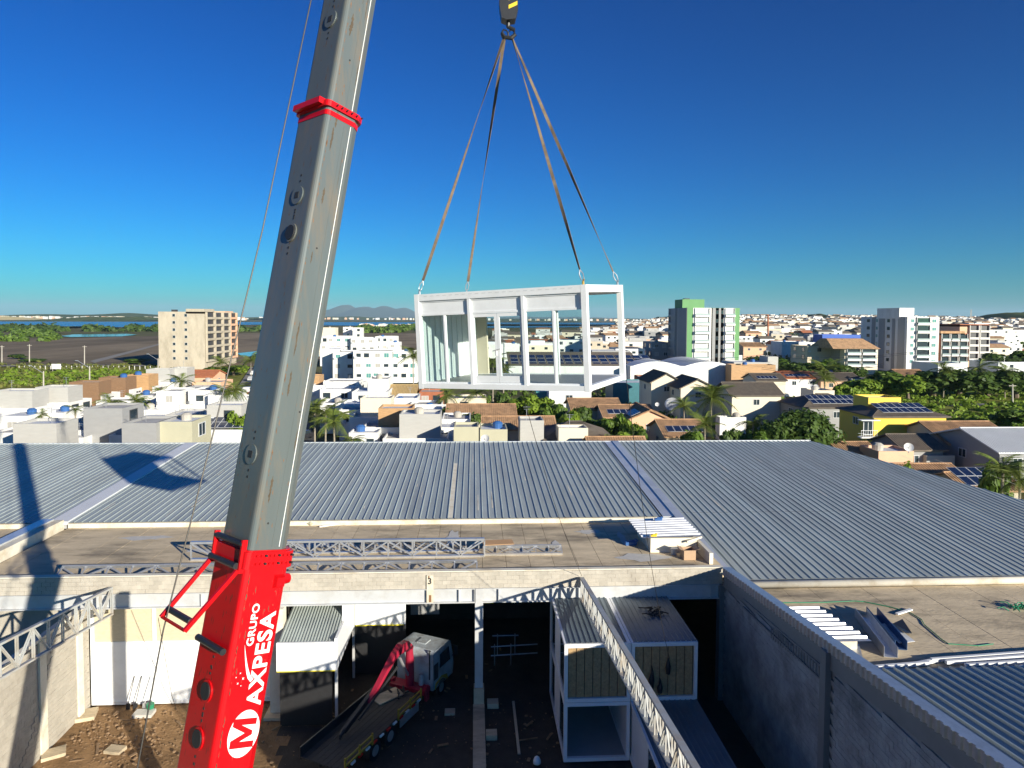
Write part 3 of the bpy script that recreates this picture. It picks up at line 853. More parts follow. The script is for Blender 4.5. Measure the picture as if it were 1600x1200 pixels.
tool(1021, 838, 7.33, 'hazard_yellow', 'power_tool', 'yellow tool lying on the ribbed hatch cover', 'tool', .15)
tool(985, 851, 6.36, 'blue_plastic', 'tool_bag', 'dark blue tool bag in the shadow beside the hatch', 'bag', .3)
# carton
p = atz(1075, 872, 6.36)
ct = thing('cardboard_box', 'open brown cardboard box on the slab beside the hatch', 'box', (p.x, p.y, 6.36))
b = MB(); s = .32
for (x0, x1, y0, y1) in ((-s, s, -s, -s + .02), (-s, s, s - .02, s), (-s, -s + .02, -s + .02, s - .02), (s - .02, s, -s + .02, s - .02)): b.box(x0, x1, y0, y1, 0.02, .52)
b.box(-s, s, -s, s, 0, .02); b.build('carton', 'cardboard', ct, local=True)
for sg in (-1, 1):
    b = MB(); b.hexa([(sg * s, -s, .52), (sg * (s + .22), -s, .6), (sg * (s + .22), s, .6), (sg * s, s, .52)], [(sg * s, -s, .53), (sg * (s + .22), -s, .61), (sg * (s + .22), s, .61), (sg * s, s, .53)]); b.build('flap', 'cardboard', ct, local=True)
p = atz(1053, 866, 6.36); b = MB(); b.tube([(p.x, p.y, 6.36), (p.x, p.y, 6.7)], [.16, .2], 14)
simple('bucket', 'grey bucket in the shade beside the cardboard box', 'bucket', b, 'steel_grey')
for (px, py, l, lab) in ((512, 822, .9, 'thin white plank lying on the slab near the boom'), (1412, 957, 1.0, 'white offcut lying on the right concrete slab')):
    z = 6.36 if px < 1000 else 5.73
    p = atz(px, py, z); b = MB(); b.bar((p.x - l / 2, p.y - .25, z + .05), (p.x + l / 2, p.y + .2, z + .05), .14, .06); simple('plank', lab, 'plank', b, 'white_print')
p = atz(485, 820, 6.36); b = MB(); rock(b, p.x, p.y, 6.45, .3, .7); simple('rubble_lump', 'dark yellowish lump of rubble on the slab beside the boom', 'rubble', b, 'olive_wall')
# right slab: ribbed sheet, channels, offcuts, purlins, hose
Z2 = 5.72
p0 = atz(1222, 945, Z2 + .5); p1 = atz(1348, 1000, Z2 + .5)
sh = thing('ribbed_sheet', 'pale ribbed roofing sheet propped on the right slab by the capping', 'roofing sheet', (15.2, 28.5, Z2))
b = MB(); prof = []
xL, xR = 13.1, atz(1330, 975, Z2 + .5).x
y0 = p1.y - .1
for k in range(8):
    y = y0 + k * .41
    prof += [(y, 0), (y + .25, 0), (y + .29, .08), (y + .36, .08), (y + .40, 0)]
n = len(prof)
b.add([(xL, y, Z2 + .5 + z) for y, z in prof] + [(xR - (y - y0) * .18, y, Z2 + .5 + z) for y, z in prof], [(i, n + i, n + i + 1, i + 1) for i in range(n - 1)])
b.build('sheet', 'galvanised', sh)
MB().box(xL, xR - .5, y0 + .2, y0 + .4, Z2, Z2 + .5).build('support_block', 'plaster_trim', sh)
def channel(pxa, pya, pxb, pyb, w, h, m, label, z=Z2):
    A = atz(pxa, pya, z + .1); B = atz(pxb, pyb, z + .1); A.z = B.z = z + h / 2 + .01
    s = (B - A).normalized().cross(Vector((0, 0, 1))) * (w / 2); b = MB()
    b.bar(A - Vector((0, 0, h / 2 - .01)), B - Vector((0, 0, h / 2 - .01)), w, .02); b.bar(A - s, B - s, .02, h - .03); b.bar(A + s, B + s, .02, h - .03)
    simple('metal_channel', label, 'channel', b, m)
channel(1345, 962, 1392, 1024, .5, .45, 'galvanised', 'large grey folded metal channel on the right slab')
channel(1362, 958, 1408, 1012, .45, .4, 'channel_blue', 'deep blue folded metal channel on the right slab')
for (pts, lab, m) in (([(1372, 974), (1392, 972), (1430, 1000), (1405, 1005)], 'white flat metal offcut beside the blue channel', 'white_roof'),
                   ([(1300, 1008), (1342, 1006), (1348, 1024), (1322, 1027)], 'shiny crumpled metal offcut beside the ribbed capping', 'galvanised'),
                   ([(1395, 975), (1410, 970), (1425, 990), (1415, 992)], 'small dark metal offcut on the white offcut', 'black_steel')):
    ps = [atz(px, py, Z2 + .1) for px, py in pts]; b = MB()
    b.hexa([(p.x, p.y, Z2 + .03 + .06 * (i % 2) + (.08 if 'small' in lab else 0)) for i, p in enumerate(ps)], [(p.x, p.y, Z2 + .045 + .06 * (i % 2) + (.08 if 'small' in lab else 0)) for i, p in enumerate(ps)])
    simple('metal_offcut', lab, 'metal offcut', b, m)
for k, (xa, ya, xb, yb) in enumerate(((1360, 1050, 1465, 1031), (1356, 1044, 1452, 1036), (1455, 1032, 1640, 1018), (1478, 1036, 1640, 1024), (1508, 1042, 1640, 1033), (1560, 1049, 1640, 1041))):
    A = atz(xa, ya, Z2 + .1); B = atz(xb, yb, Z2 + .1); A.z = B.z = Z2 + .09 + .015 * k
    b = MB(); b.bar(A, B, .12, .14)
    simple('purlin', ('pale purlin nearest the capping on the right slab', 'second thin pale purlin by the capping on the right slab', 'rearmost of the long purlins on the right slab', 'second of the long purlins on the right slab', 'third of the long purlins on the right slab', 'front purlin of the right slab pile at the picture edge')[k], 'purlin', b, 'white_roof', 'purlins lying on the right slab')
pts = [(1215, 942), (1290, 941), (1335, 939), (1350, 940), (1390, 948), (1420, 956), (1440, 968), (1444, 976), (1455, 985), (1470, 998), (1482, 1006), (1500, 1007), (1528, 1009), (1552, 1006)]
b = MB(); b.tube([atz(px, py, Z2 + .03) for px, py in pts], .022, 6); simple('garden_hose', 'green hose snaking across the right concrete slab', 'hose', b, 'green_plastic')
b = MB()
for k in range(26):
    p = atz(1575 + random.uniform(0, 35), 947 + random.uniform(0, 7), Z2 + .05); q = p + Vector((random.uniform(-.5, .5), random.uniform(-.3, .3), random.uniform(.02, .2))); b.tube([p, (p + q) / 2 + Vector((0, 0, .12)), q], .025, 5)
simple('green_net', 'crumpled green net lying on the right slab at the picture edge', 'net', b, 'green_plastic')

# ================================================================== MODULES IN THE YARD
def module(label, x0, x1, y0, y1, z0, H, front, roof=True):
    t = thing('site_module', label, 'site module', ((x0 + x1) / 2, (y0 + y1) / 2, z0))
    pw_ = .15; z1 = z0 + H
    for (x, y) in ((x0, y0), (x1 - pw_, y0), (x0, y1 - pw_), (x1 - pw_, y1 - pw_)):
        MB().box(x, x + pw_, y, y + pw_, z0 + .16, z1 - .16).build('corner_post', 'white_metal', t)
    for (za, zb) in ((z0, z0 + .16), (z1 - .16, z1)):
        MB().box(x0, x1, y0, y0 + pw_, za, zb).build('frame_rail', 'white_metal', t)
        MB().box(x0, x1, y1 - pw_, y1, za, zb).build('frame_rail', 'white_metal', t)
        MB().box(x0, x0 + pw_, y0 + pw_, y1 - pw_, za, zb).build('frame_rail', 'white_metal', t)
        MB().box(x1 - pw_, x1, y0 + pw_, y1 - pw_, za, zb).build('frame_rail', 'white_metal', t)
    MB().box(x0 + pw_, x1 - pw_, y0 + pw_, y1 - pw_, z0 + .05, z0 + .14).build('floor', 'interior_floor', t)
    MB().box(x0 + pw_, x1 - pw_, y1 - pw_, y1 - .06, z0 + .16, z1 - .16).build('rear_wall', 'white_metal', t)
    MB().box(x1 - .1, x1 - .04, y0 + pw_, y1 - pw_, z0 + .16, z1 - .16).build('side_wall', 'white_metal', t)
    # left side: glazing with mullions
    n = 3; L = (y1 - y0 - 2 * pw_) / n
    for k in range(n):
        ya = y0 + pw_ + k * L
        MB().box(x0 + .04, x0 + .10, ya, ya + .06, z0 + .16, z1 - .16).build('mullion', 'white_metal', t)
        MB().box(x0 + .06, x0 + .075, ya + .06, ya + L, z0 + .16, z1 - .16).build('pane', 'window_glass' if k != 1 else 'white_metal', t)
    if front == 'insul':
        n = 7; w = (x1 - x0 - 2 * pw_ - .06) / n
        for k in range(n):
            xa = x0 + pw_ + .03 + k * w
            MB().box(xa, xa + w - .035, y0 + .06, y0 + .12, z0 + .2, z1 - .2).build('insulation_panel', 'rockwool', t)
        MB().box(x0 + pw_, x1 - pw_, y0 + .13, y0 + .145, z0 + .16, z1 - .16).build('backing_sheet', 'dark_frame', t)
    if roof:
        b = MB(); prof = []; xx = x0 + .1
        while xx < x1 - .2:
            prof += [(xx, 0), (xx + .14, 0), (xx + .16, .035), (xx + .2, .035), (xx + .22, 0)]; xx += .235
        n = len(prof)
        b.add([(x, y0 + .08, z1 + .012 + z) for x, z in prof] + [(x, y1 - .08, z1 + .012 + z) for x, z in prof], [(i, i + 1, n + i + 1, n + i) for i in range(n - 1)])
        b.build('corrugated_roof', 'module_roof', t)
    return t
MX = (3.92, 6.82, 9.72)
module('upper left stacked module with brown insulation front, beside the steel column', MX[0], MX[1] - .03, 28.45, 34.0, 2.72, 2.55, 'insul')
module('upper right stacked module with brown insulation front by the shaded wall', MX[1], MX[2], 28.45, 34.0, 2.72, 2.55, 'insul')
module('open-fronted glazed module under the upper left module', MX[0], MX[1] - .03, 28.45, 34.0, .1, 2.6, 'open', False)
module('lower right module with long ribbed roof reaching to the picture bottom', MX[1], MX[2], 21.5, 34.0, .1, 2.6, 'open')
b = MB()
for k in range(14):
    p = Vector((8.6 + random.uniform(-.5, .5), 31.2 + random.uniform(-.5, .5), 5.33)); b.tube([p, p + Vector((random.uniform(-.3, .3), random.uniform(-.2, .2), .1)), p + Vector((random.uniform(-.5, .5), random.uniform(-.4, .4), .02))], .03, 5)
simple('cable_coil', 'dark tangled cable lying on the upper right module roof', 'cable', b, 'black_rubber')
for k, (px, py, L) in enumerate(((1018, 1062, .75), (1031, 1075, .4))):
    p = at(px, py, 28.4); b = MB(); b.tube([p + Vector((0, 0, L / 2 + .25)), p + Vector((.03, 0, L / 2)), p + Vector((0, 0, 0)), p + Vector((0, 0, -L / 2))], [.015, .05, .13, .10], 8)
    simple('hanging_bag', ('larger black bag hanging on the upper right module front', 'small black bag hanging on the upper right module front')[k], 'bag', b, 'black_rubber')
# floor litter in the shaded bay
def litter(px, py, sx, sy, h, m, name, label, cat, rz=0.0):
    p = atz(px, py, .05); b = MB(); b.box(-sx / 2, sx / 2, -sy / 2, sy / 2, -.05, h)
    o = b.build(name, m, None, local=True, label=label, cat=cat); o.location = (p.x, p.y, .03); o.rotation_euler = (0, 0, rz); return o
litter(770, 1101, .55, .5, .2, 'slab_concrete', 'footing_block', 'concrete footing block beside the foot of the grey steel column', 'concrete block')
litter(768, 1150, .5, .5, .2, 'slab_concrete', 'footing_block', 'pale concrete footing block nearer than the column foot', 'concrete block')
litter(703, 1112, .5, .45, .06, 'slab_concrete', 'paving_slab', 'square paving slab on the dark floor left of the column', 'paving slab')
litter(490, 1120, 1.1, .7, .12, 'slab_concrete', 'paving_slab', 'flat concrete slab on the soil behind the boom', 'paving slab')
litter(132, 1118, 1.0, .9, .12, 'slab_concrete', 'paving_slab', 'square concrete cover at the corner of the left wall', 'paving slab', .3)
litter(180, 1172, .75, .5, .1, 'slab_concrete', 'paving_slab', 'small concrete cover on the sunlit soil left of the boom', 'paving slab', -.2)
litter(84, 1178, .9, .7, .12, 'slab_concrete', 'paving_slab', 'concrete cover half in shade by the left wall', 'paving slab', .5)
litter(225, 1115, .9, .55, .1, 'fresh_mortar', 'mortar_heap', 'spread of pale mortar in front of the white panels', 'mortar')
p = atz(808, 1150, .08); q = atz(802, 1096, .08); b = MB(); b.bar(p, q, .12, .06); b.bar(p, p + (p - q) * .45, .12, .06); simple('plank', 'long pale plank lying on the dark floor right of the column', 'plank', b, 'osb')
p = atz(839, 1192, .1); b = MB(); b.tube([p, p + Vector((0, 0, .12)), p + Vector((0, 0, .24)), p + Vector((0, 0, .3))], [.17, .16, .11, .03], 12); simple('hard_hat', 'white hard hat on the dark floor in front of the open module', 'hard hat', b, 'white_print', smooth=True)
# scattered site debris too small to pick apart
b = MB()
for k in range(80):
    x = random.uniform(-18, 3.5); y = random.uniform(28.2, 33.4) if x < -9 else random.uniform(28.5, 41)
    if -9.6 < x < -.5 and y < 37 and random.random() < .5: continue
    a_ = random.uniform(0, 3.14); L = random.choice((.15, .2, .3, .5, .9)); b.bar((x, y, .06), (x + math.cos(a_) * L, y + math.sin(a_) * L, .08), random.uniform(.05, .14), .04)
b.build('site_debris', 'clod', None, label='scattered offcuts and rubble on the yard floor', cat='debris', kind='stuff')
# trestles in the dark bay
tr = thing('trestle', 'thin metal trestle standing in the dark bay right of the column', 'trestle', (1.9, 37, 0))
for (x, y) in ((1.2, 37), (2.1, 37), (2.4, 38.2), (1.4, 38.2)):
    MB().tube([(x, y, 0), (x, y, 1.2)], .03, 6).build('leg', 'galvanised', tr)
b = MB(); b.tube([(1.0, 37, 1.05), (3.6, 37.2, 1.05)], .03, 6); b.tube([(1.0, 37, .55), (3.6, 37.2, .55)], .03, 6); b.tube([(1.1, 38.2, 1.1), (2.6, 38.2, 1.1)], .03, 6); b.build('rail', 'galvanised', tr)
# shovels leaning on the panels
for k, px in enumerate((203, 214, 228)):
    p = atz(px, 1104, .05); b = MB(); b.tube([(p.x, 33.55, .25), (p.x + .18, 33.86, 1.5)], .018, 6)
    b.hexa([(p.x - .1, 33.50, .02), (p.x + .1, 33.50, .02), (p.x + .1, 33.53, .02), (p.x - .1, 33.53, .02)], [(p.x - .09, 33.54, .3), (p.x + .11, 33.54, .3), (p.x + .11, 33.57, .3), (p.x - .09, 33.57, .3)])
    simple('shovel', ('leftmost shovel leaning on the white panels', 'middle shovel leaning on the white panels', 'rightmost shovel leaning on the white panels')[k], 'shovel', b, 'black_steel' if k < 2 else 'galvanised', 'shovels leaning on the panels')
p = atz(236, 1106, .1); b = MB(); b.tube([(p.x, 33.4, 0), (p.x, 33.4, .35)], [.15, .19], 12); simple('bucket', 'teal bucket at the foot of the white panels', 'bucket', b, 'green_plastic')

# ================================================================== CRANE TRUCK
tk = thing('crane_truck', 'white-cab flatbed truck with red loader crane parked in the shade', 'truck', (-2.5, 34.6, 0), R_(62.5))
tk.scale = (.87, .87, .87)
def P_(b, name, m, par=None, **k):
    return b.build(name, m, par or tk, local=True, **k)
def wheel(x, y, dual=False):
    w = P_(MB().disc((x, y - .16, .5), (0, 1, 0), .5, .32, 20), 'wheel', 'black_rubber')
    P_(MB().disc((x, y - .17 if y < 0 else y + .13, .5), (0, 1, 0), .27, .04, 14), 'rim', 'galvanised', w)
for x in (0, -5.2, -6.5):
    for y in (-1.02, 1.02): wheel(x, y)
P_(MB().box(-8.8, 1.0, -.42, -.3, .62, .9).box(-8.8, 1.0, .3, .42, .62, .9), 'chassis', 'black_steel')
# cab: rounded profile
pr = [(-1.0, .75), (1.25, .75), (1.35, 1.3), (1.28, 1.9), (.98, 2.85), (.75, 2.98), (-.8, 3.0), (-1.0, 2.85)]
cab = P_(MB().loft([[(x, -1.18, z) for x, z in pr], [(x, -1.22, z) for x, z in pr], [(x, 1.22, z) for x, z in pr], [(x, 1.18, z) for x, z in pr]]), 'cab', 'truck_white')
P_(MB().box(-.35, .25, -.3, .3, 2.985, 3.05), 'roof_hatch', 'truck_white', cab)
for y in (-1.235, 1.215):
    P_(MB().hexa([(-.25, y, 1.75), (.95, y, 1.75), (.95, y + .02, 1.75), (-.25, y + .02, 1.75)], [(-.25, y, 2.55), (.75, y, 2.6), (.75, y + .02, 2.6), (-.25, y + .02, 2.55)]), 'side_window', 'window_glass', cab)
    P_(MB().box(-.9, -.45, y, y + .02, 1.3, 2.2), 'air_intake', 'dark_frame', cab)
P_(MB().hexa([(1.31, -1.0, 1.9), (1.31, 1.0, 1.9), (1.29, 1.0, 1.9), (1.29, -1.0, 1.9)], [(1.04, -.95, 2.75), (1.04, .95, 2.75), (1.0, .95, 2.75), (1.0, -.95, 2.75)]), 'windscreen', 'window_glass', cab)
P_(MB().tube([(1.1, -1.25, 1.9), (1.25, -1.45, 2.0), (1.25, -1.45, 2.5), (1.05, -1.25, 2.6)], .025, 6), 'mirror_arm', 'black_steel', cab)
P_(MB().box(1.2, 1.28, -1.56, -1.36, 1.95, 2.5), 'mirror', 'black_steel', cab)
P_(MB().tube([(-.95, -1.0, 3.0), (-1.05, -1.0, 3.1), (-1.05, -1.0, 1.4)], .04, 6), 'exhaust_pipe', 'black_steel', cab)
for y in (-1.22, .82):
    P_(MB().loft([[(-.75, y, .7), (-.7, y, 1.02), (0, y, 1.2), (.62, y, 1.02), (.7, y, .7), (.6, y, .72), (0, y, 1.1), (-.6, y, .9)], [(-.75, y + .4, .7), (-.7, y + .4, 1.02), (0, y + .4, 1.2), (.62, y + .4, 1.02), (.7, y + .4, .7), (.6, y + .4, .72), (0, y + .4, 1.1), (-.6, y + .4, .9)]]), 'mudguard', 'truck_yellow')
# loader crane
P_(MB().box(-1.9, -1.2, -1.15, 1.15, .9, 1.15), 'crane_base', 'truck_red')
P_(MB().tube([(-1.55, 0, 1.15), (-1.55, 0, 2.5), (-1.6, 0, 3.3)], [.26, .24, .2], 12), 'crane_column', 'truck_red')
arm = [(-1.45, 0, 3.15, .34, .30), (-2.0, 0, 3.62, .46, .34), (-2.7, 0, 3.7, .50, .34), (-3.3, .02, 3.45, .46, .32), (-4.6, .06, 2.55, .32, .28), (-5.3, .08, 2.1, .2, .24)]
rings = []
for (x, y, z, h, w) in arm: rings.append([(x - h * .25, y - w / 2, z - h * .5), (x + h * .25, y - w / 2, z + h * .5), (x + h * .25, y + w / 2, z + h * .5), (x - h * .25, y + w / 2, z - h * .5)])
P_(MB().loft(rings), 'main_arm', 'truck_red')
P_(MB().bar((-3.0, .2, 2.9), (-7.1, .3, 1.45), .2, .26), 'extension_arm', 'black_steel')
P_(MB().tube([(-3.1, -.22, 2.95), (-6.4, -.1, 1.75)], .06, 8), 'hydraulic_ram', 'black_steel')
P_(MB().tube([(-1.75, 0, 1.8), (-2.6, 0, 3.2)], .08, 8), 'lift_ram', 'galvanised')
P_(MB().tube([(-7.1, .3, 1.5), (-7.35, .3, 1.35), (-7.4, .3, 1.2)], [.12, .1, .05], 8), 'hook', 'black_steel')
P_(MB().tube([(-1.3, -.6, 1.15), (-1.3, -.6, 1.75)], .14, 10), 'oil_tank', 'truck_white')
for y in (-1.2, 1.05): P_(MB().box(-1.7, -1.4, y, y + .15, .5, 1.3), 'outrigger', 'truck_red')
# bed of planks and side rails
for k in range(8):
    y = -1.2 + k * .3; P_(MB().box(-9.2, -2.2, y, y + .285, 1.08, 1.15), 'bed_plank', 'truck_bed')
P_(MB().box(-9.2, -2.2, 1.2, 1.26, 1.0, 1.6), 'side_board', 'black_steel')
for (xa, xb) in ((-4.6, -2.3), (-9.0, -6.8)):
    P_(MB().box(xa, xb, -1.27, -1.21, 1.46, 1.54).box(xa, xb, -1.27, -1.21, 1.16, 1.24), 'side_rail', 'truck_yellow')
    for x in (xa, (xa + xb) / 2, xb - .08): P_(MB().box(x, x + .08, -1.275, -1.205, 1.0, 1.6), 'rail_post', 'truck_yellow')
for k in range(12):
    x = -9.1 + k * .58; P_(MB().box(x, x + .29, -1.29, -1.2, 1.0, 1.09), 'reflective_stripe', 'white_print' if k % 2 else 'red_print')
P_(MB().box(-4.4, -2.6, -1.25, -1.2, .5, .98), 'underrun_guard', 'galvanised')
P_(MB().bar((-3.9, .7, 1.2), (-2.4, .1, 1.2), .9, .05), 'loose_board', 'slab_concrete')
b = MB()
for k in range(10):
    x = random.uniform(-3.3, -2.3); y = random.uniform(-.9, .4); b.bar((x, y, 1.22), (x + random.uniform(-.4, .4), y + random.uniform(-.4, .4), 1.3), .08, .08)
P_(b, 'chain_heap', 'black_steel')

# ================================================================== MOBILE CRANE BOOM
HOOKX, HOOKY = 1.37, 20.17
B1 = at(464, 497, 13.8)
r2 = ray(551, 0); k2 = r2.x / r2.y
y2 = ((HOOKX - B1.x) * B1.y - B1.x * (HOOKY - B1.y)) / ((HOOKX - B1.x) - k2 * (HOOKY - B1.y))
B2 = at(551, 0, y2)
U = (B2 - B1).normalized()
SB = U.cross(Vector((0, 0, 1))).cross(U).normalized()         # belly-to-back direction (towards the sky)
SS = U.cross(SB).normalized()
if SS.y > 0: SS = -SS
ROLL = R_(6)
SB, SS = SB * math.cos(ROLL) - SS * math.sin(ROLL), SS * math.cos(ROLL) + SB * math.sin(ROLL)
def bpt(s, b=0.0, n=0.0):
    """s metres along the boom from camera height, b towards the back, n towards the lettered side"""
    return B1 + U * s + SB * b + SS * n
def s_at(py):
    lo, hi = -14.0, 30.0
    for _ in range(50):
        m_ = (lo + hi) / 2; p = bpt(m_); v = CAM_R.transposed() @ (p - Vector((0, 0, CAM_H)))
        y = 544 - FOC * v.y / -v.z
        if y > py: lo = m_
        else: hi = m_
    return lo
def bsec(s, w, h, ch=.09, belly=.26):
    pts = []
    for (n, b_) in ((-w / 2 + ch, h / 2), (w / 2 - ch, h / 2)): pts.append((n, b_))
    for k in range(1, 4): a_ = math.pi / 2 * k / 4; pts.append((w / 2 - ch + ch * math.sin(a_), h / 2 - ch + ch * math.cos(a_)))
    pts.append((w / 2, h / 2 - ch))
    pts.append((w / 2, -h / 2 + belly))
    pts.append((w / 2 - .09, -h / 2 + belly * .45)); pts.append((w / 2 - .24, -h / 2 + .06)); pts.append((.08, -h / 2)); pts.append((-.08, -h / 2)); pts.append((-w / 2 + .24, -h / 2 + .06)); pts.append((-w / 2 + .09, -h / 2 + belly * .45))
    pts.append((-w / 2, -h / 2 + belly)); pts.append((-w / 2, h / 2 - ch))
    for k in range(1, 4): a_ = math.pi / 2 * k / 4; pts.append((-w / 2 + ch - ch * math.cos(a_), h / 2 - ch + ch * math.sin(a_)))
    return [bpt(s, b_, n) for n, b_ in pts]
s_red = s_at(850); s_col = s_at(185); s_base = s_at(1200) - 9.0
base_z = bpt(s_base).z
bm = thing('crane_boom', 'telescopic crane boom, red lettered base and grey inner sections, leaning right', 'crane', bpt(s_base))
W0, H0, W1, H1, W2, H2 = 1.16, 1.02, 1.05, .92, .95, .85
red = MB().loft([bsec(s_base, W0, H0), bsec(s_red, W0, H0)]).build('base_section', 'boom_red', bm)
gs = MB().loft([bsec(s_red + .0, W1, H1), bsec(s_col, W1, H1)]).build('inner_section', 'boom_grey', bm)
g2 = MB().loft([bsec(s_col, W2, H2), bsec(s_col + 12, W2, H2)]).build('inner_section', 'boom_grey', bm)
MB().box(bpt(s_base).x - 1.3, bpt(s_base).x + 1.3, bpt(s_base).y - 1.3, bpt(s_base).y + 1.3, 0, max(1.0, base_z + .3)).build('turntable', 'boom_red', bm)
# collars
def collar(s, w, h, m, L, grow):
    return MB().loft([bsec(s, w + grow, h + grow), bsec(s + L, w + grow, h + grow)]).build('collar', m, bm)
c1 = collar(s_red - .32, W0, H0, 'boom_red', .30, .10)
c2 = collar(s_col - .22, W1, H1, 'boom_red', .10, .02)
c3 = collar(s_col - .06, W1, H1, 'boom_red', .12, .10)
MB().loft([[bpt(s_col - .02, H1 / 2 + .15, -.5), bpt(s_col - .02, H1 / 2 + .15, .42), bpt(s_col - .02, H1 / 2 - .05, .42), bpt(s_col - .02, H1 / 2 - .05, -.5)], [bpt(s_col + .1, H1 / 2 + .15, -.5), bpt(s_col + .1, H1 / 2 + .15, .42), bpt(s_col + .1, H1 / 2 - .05, .42), bpt(s_col + .1, H1 / 2 - .05, -.5)]]).build('rope_guard', 'boom_red', bm)
def bolt(parent, s, b_, n, axis, r=.028, L=.05, m='boom_red', name='bolt'):
    p = bpt(s, b_, n); return MB().disc(p, axis, r, L, 8).build(name, m, parent)
for k in range(9):
    for ds in (-.22, -.08):
        bolt(c1, s_red + ds, -.36 + k * .09, W0 / 2 + .05, SS, .022, .05, 'boom_red' if k % 3 else 'black_steel')
for k in range(6): bolt(c3, s_col, -.3 + k * .12, W1 / 2 + .08, SS, .018, .03, 'black_steel')
# side stripes (weld strips) and grease on the grey sections
for (sec, s0, s1, w, h) in ((gs, s_red + .05, s_col - .25, W1, H1), (g2, s_col + .1, s_col + 11.8, W2, H2)):
    for n_, b0, wd in ((w / 2, -.13, .012), (w / 2, .02, .008)):
        MB().bar(bpt(s0, b0, n_), bpt(s1, b0, n_), wd, .012, SB).build('weld_seam', 'white_print' if wd > .01 else 'boom_grey', sec)
def smear(sec, s, L, b0, wd, n_):
    """a ragged patch of old grease: a strip whose two edges wander, with a few detached flecks"""
    k = 22; l = []; r = []
    for i in range(k):
        t = i / (k - 1); e_ = min(1, 5 * t, 5 * (1 - t)) + .05
        q = wd * (.35 + .65 * abs(mnoise.noise((t * 5, s * 3, 1)))) * e_; q2 = wd * (.3 + .9 * abs(mnoise.noise((t * 6, s * 3, 7)))) * e_
        l.append(bpt(s + L * t, b0 - q * random.uniform(.5, 1), n_)); r.append(bpt(s + L * t, b0 + q2 * random.uniform(.4, 1), n_))
    b = MB(); b.add(l + r, [(i, i + 1, k + i + 1, k + i) for i in range(k - 1)])
    b.build('grease_stain', 'grease', sec)
for (py, L, b0, wd) in ((620, .5, .24, .05), (560, .7, .25, .04), (330, .35, .22, .05), (250, .5, .25, .06), (215, .5, .22, .05), (420, .25, .24, .035), (700, .4, -.1, .03), (300, .9, -.05, .012), (780, .5, .25, .05)):
    smear(gs, s_at(py), L, b0, wd, W1 / 2 + .003)
for (py, L, b0, wd) in ((75, .5, .22, .06), (40, .6, -.06, .02), (140, .5, -.1, .02), (20, .3, .05, .015)): smear(g2, s_at(py), L, b0, wd, W2 / 2 + .003)
for py, b0 in ((395, .16), (640, -.08), (810, .18)): MB().disc(bpt(s_at(py), b0, W1 / 2), SS, .02, .006, 10).build('drain_hole', 'black_print', gs)
MB().disc(bpt(s_at(108), .12, W2 / 2), SS, .02, .006, 10).build('drain_hole', 'black_print', g2)
# chipped paint along the corners and faces
for (sec, s0, s1, w, h, m_) in ((gs, s_red + .1, s_col - .3, W1, H1, 'rust'), (g2, s_col + .2, s_col + 8, W2, H2, 'rust'), (red, s_at(1195), s_red - .4, W0, H0, 'grease')):
    b = MB()
    for k in range(90):
        s = random.uniform(s0, s1); L = random.uniform(.02, .16); q = random.uniform(.003, .012); b0 = random.choice((h / 2 - .11, h / 2 - .12, random.uniform(-h * .2, h * .4)))
        b.add([bpt(s, b0 - q, w / 2 + .002), bpt(s + L * .5, b0 - q * random.uniform(.3, 1.3), w / 2 + .002), bpt(s + L, b0, w / 2 + .002), bpt(s + L * .4, b0 + q, w / 2 + .002)], [(0, 1, 2, 3)])
    for k in range(60):
        s = random.uniform(s0, s1); L = random.uniform(.02, .2); q = random.uniform(.003, .010); n0 = random.uniform(-w * .38, w * .38)
        b.add([bpt(s, h / 2 + .002, n0 - q), bpt(s + L * .5, h / 2 + .002, n0 - q), bpt(s + L, h / 2 + .002, n0), bpt(s + L * .4, h / 2 + .002, n0 + q)], [(0, 1, 2, 3)])
    o_ = b.build('paint_chips', m_, sec); o_['kind'] = 'stuff'
# pin plates on the back face
def pin(sec, py, h, kind, n=0.0):
    s = s_at(py); r = .19 if kind != 'oval' else .14
    pl = MB().disc(bpt(s, h / 2, n), SB, r, .025, 24).build('pin_plate', 'boom_grey' if sec is not red else 'boom_red', sec)
    if kind == 'round': MB().disc(bpt(s, h / 2 + .025, n), SB, .15, .02, 24).build('pin_cover', 'black_rubber', pl)
    else:
        MB().box(-.065, .065, -.065, .065, 0, .006)
        b = MB(); q = .065
        b.hexa([bpt(s - q, h / 2 + .026, n - q), bpt(s - q, h / 2 + .026, n + q), bpt(s + q, h / 2 + .026, n + q), bpt(s + q, h / 2 + .026, n - q)], [bpt(s - q, h / 2 + .032, n - q), bpt(s - q, h / 2 + .032, n + q), bpt(s + q, h / 2 + .032, n + q), bpt(s + q, h / 2 + .032, n - q)])
        b.build('pin_hole', 'black_print', pl)
    for d_ in (-.42, -.3, .3, .42):
        MB().disc(bpt(s + d_, h / 2, n), SB, .025, .006, 10).build('drain_hole', 'black_print', sec)
pin(gs, 712, H1, 'square', .02); pin(gs, 375, H1, 'round', .02); pin(gs, 318, H1, 'square', .02); pin(g2, 48, H2, 'square', .02)
pin(red, 1142, H0, 'round', .04); pin(red, 1070, H0, 'round', .04)
for py in (1018, 1035): MB().disc(bpt(s_at(py), H0 / 2, .06), SB, .025, .006, 10).build('drain_hole', 'black_print', red)
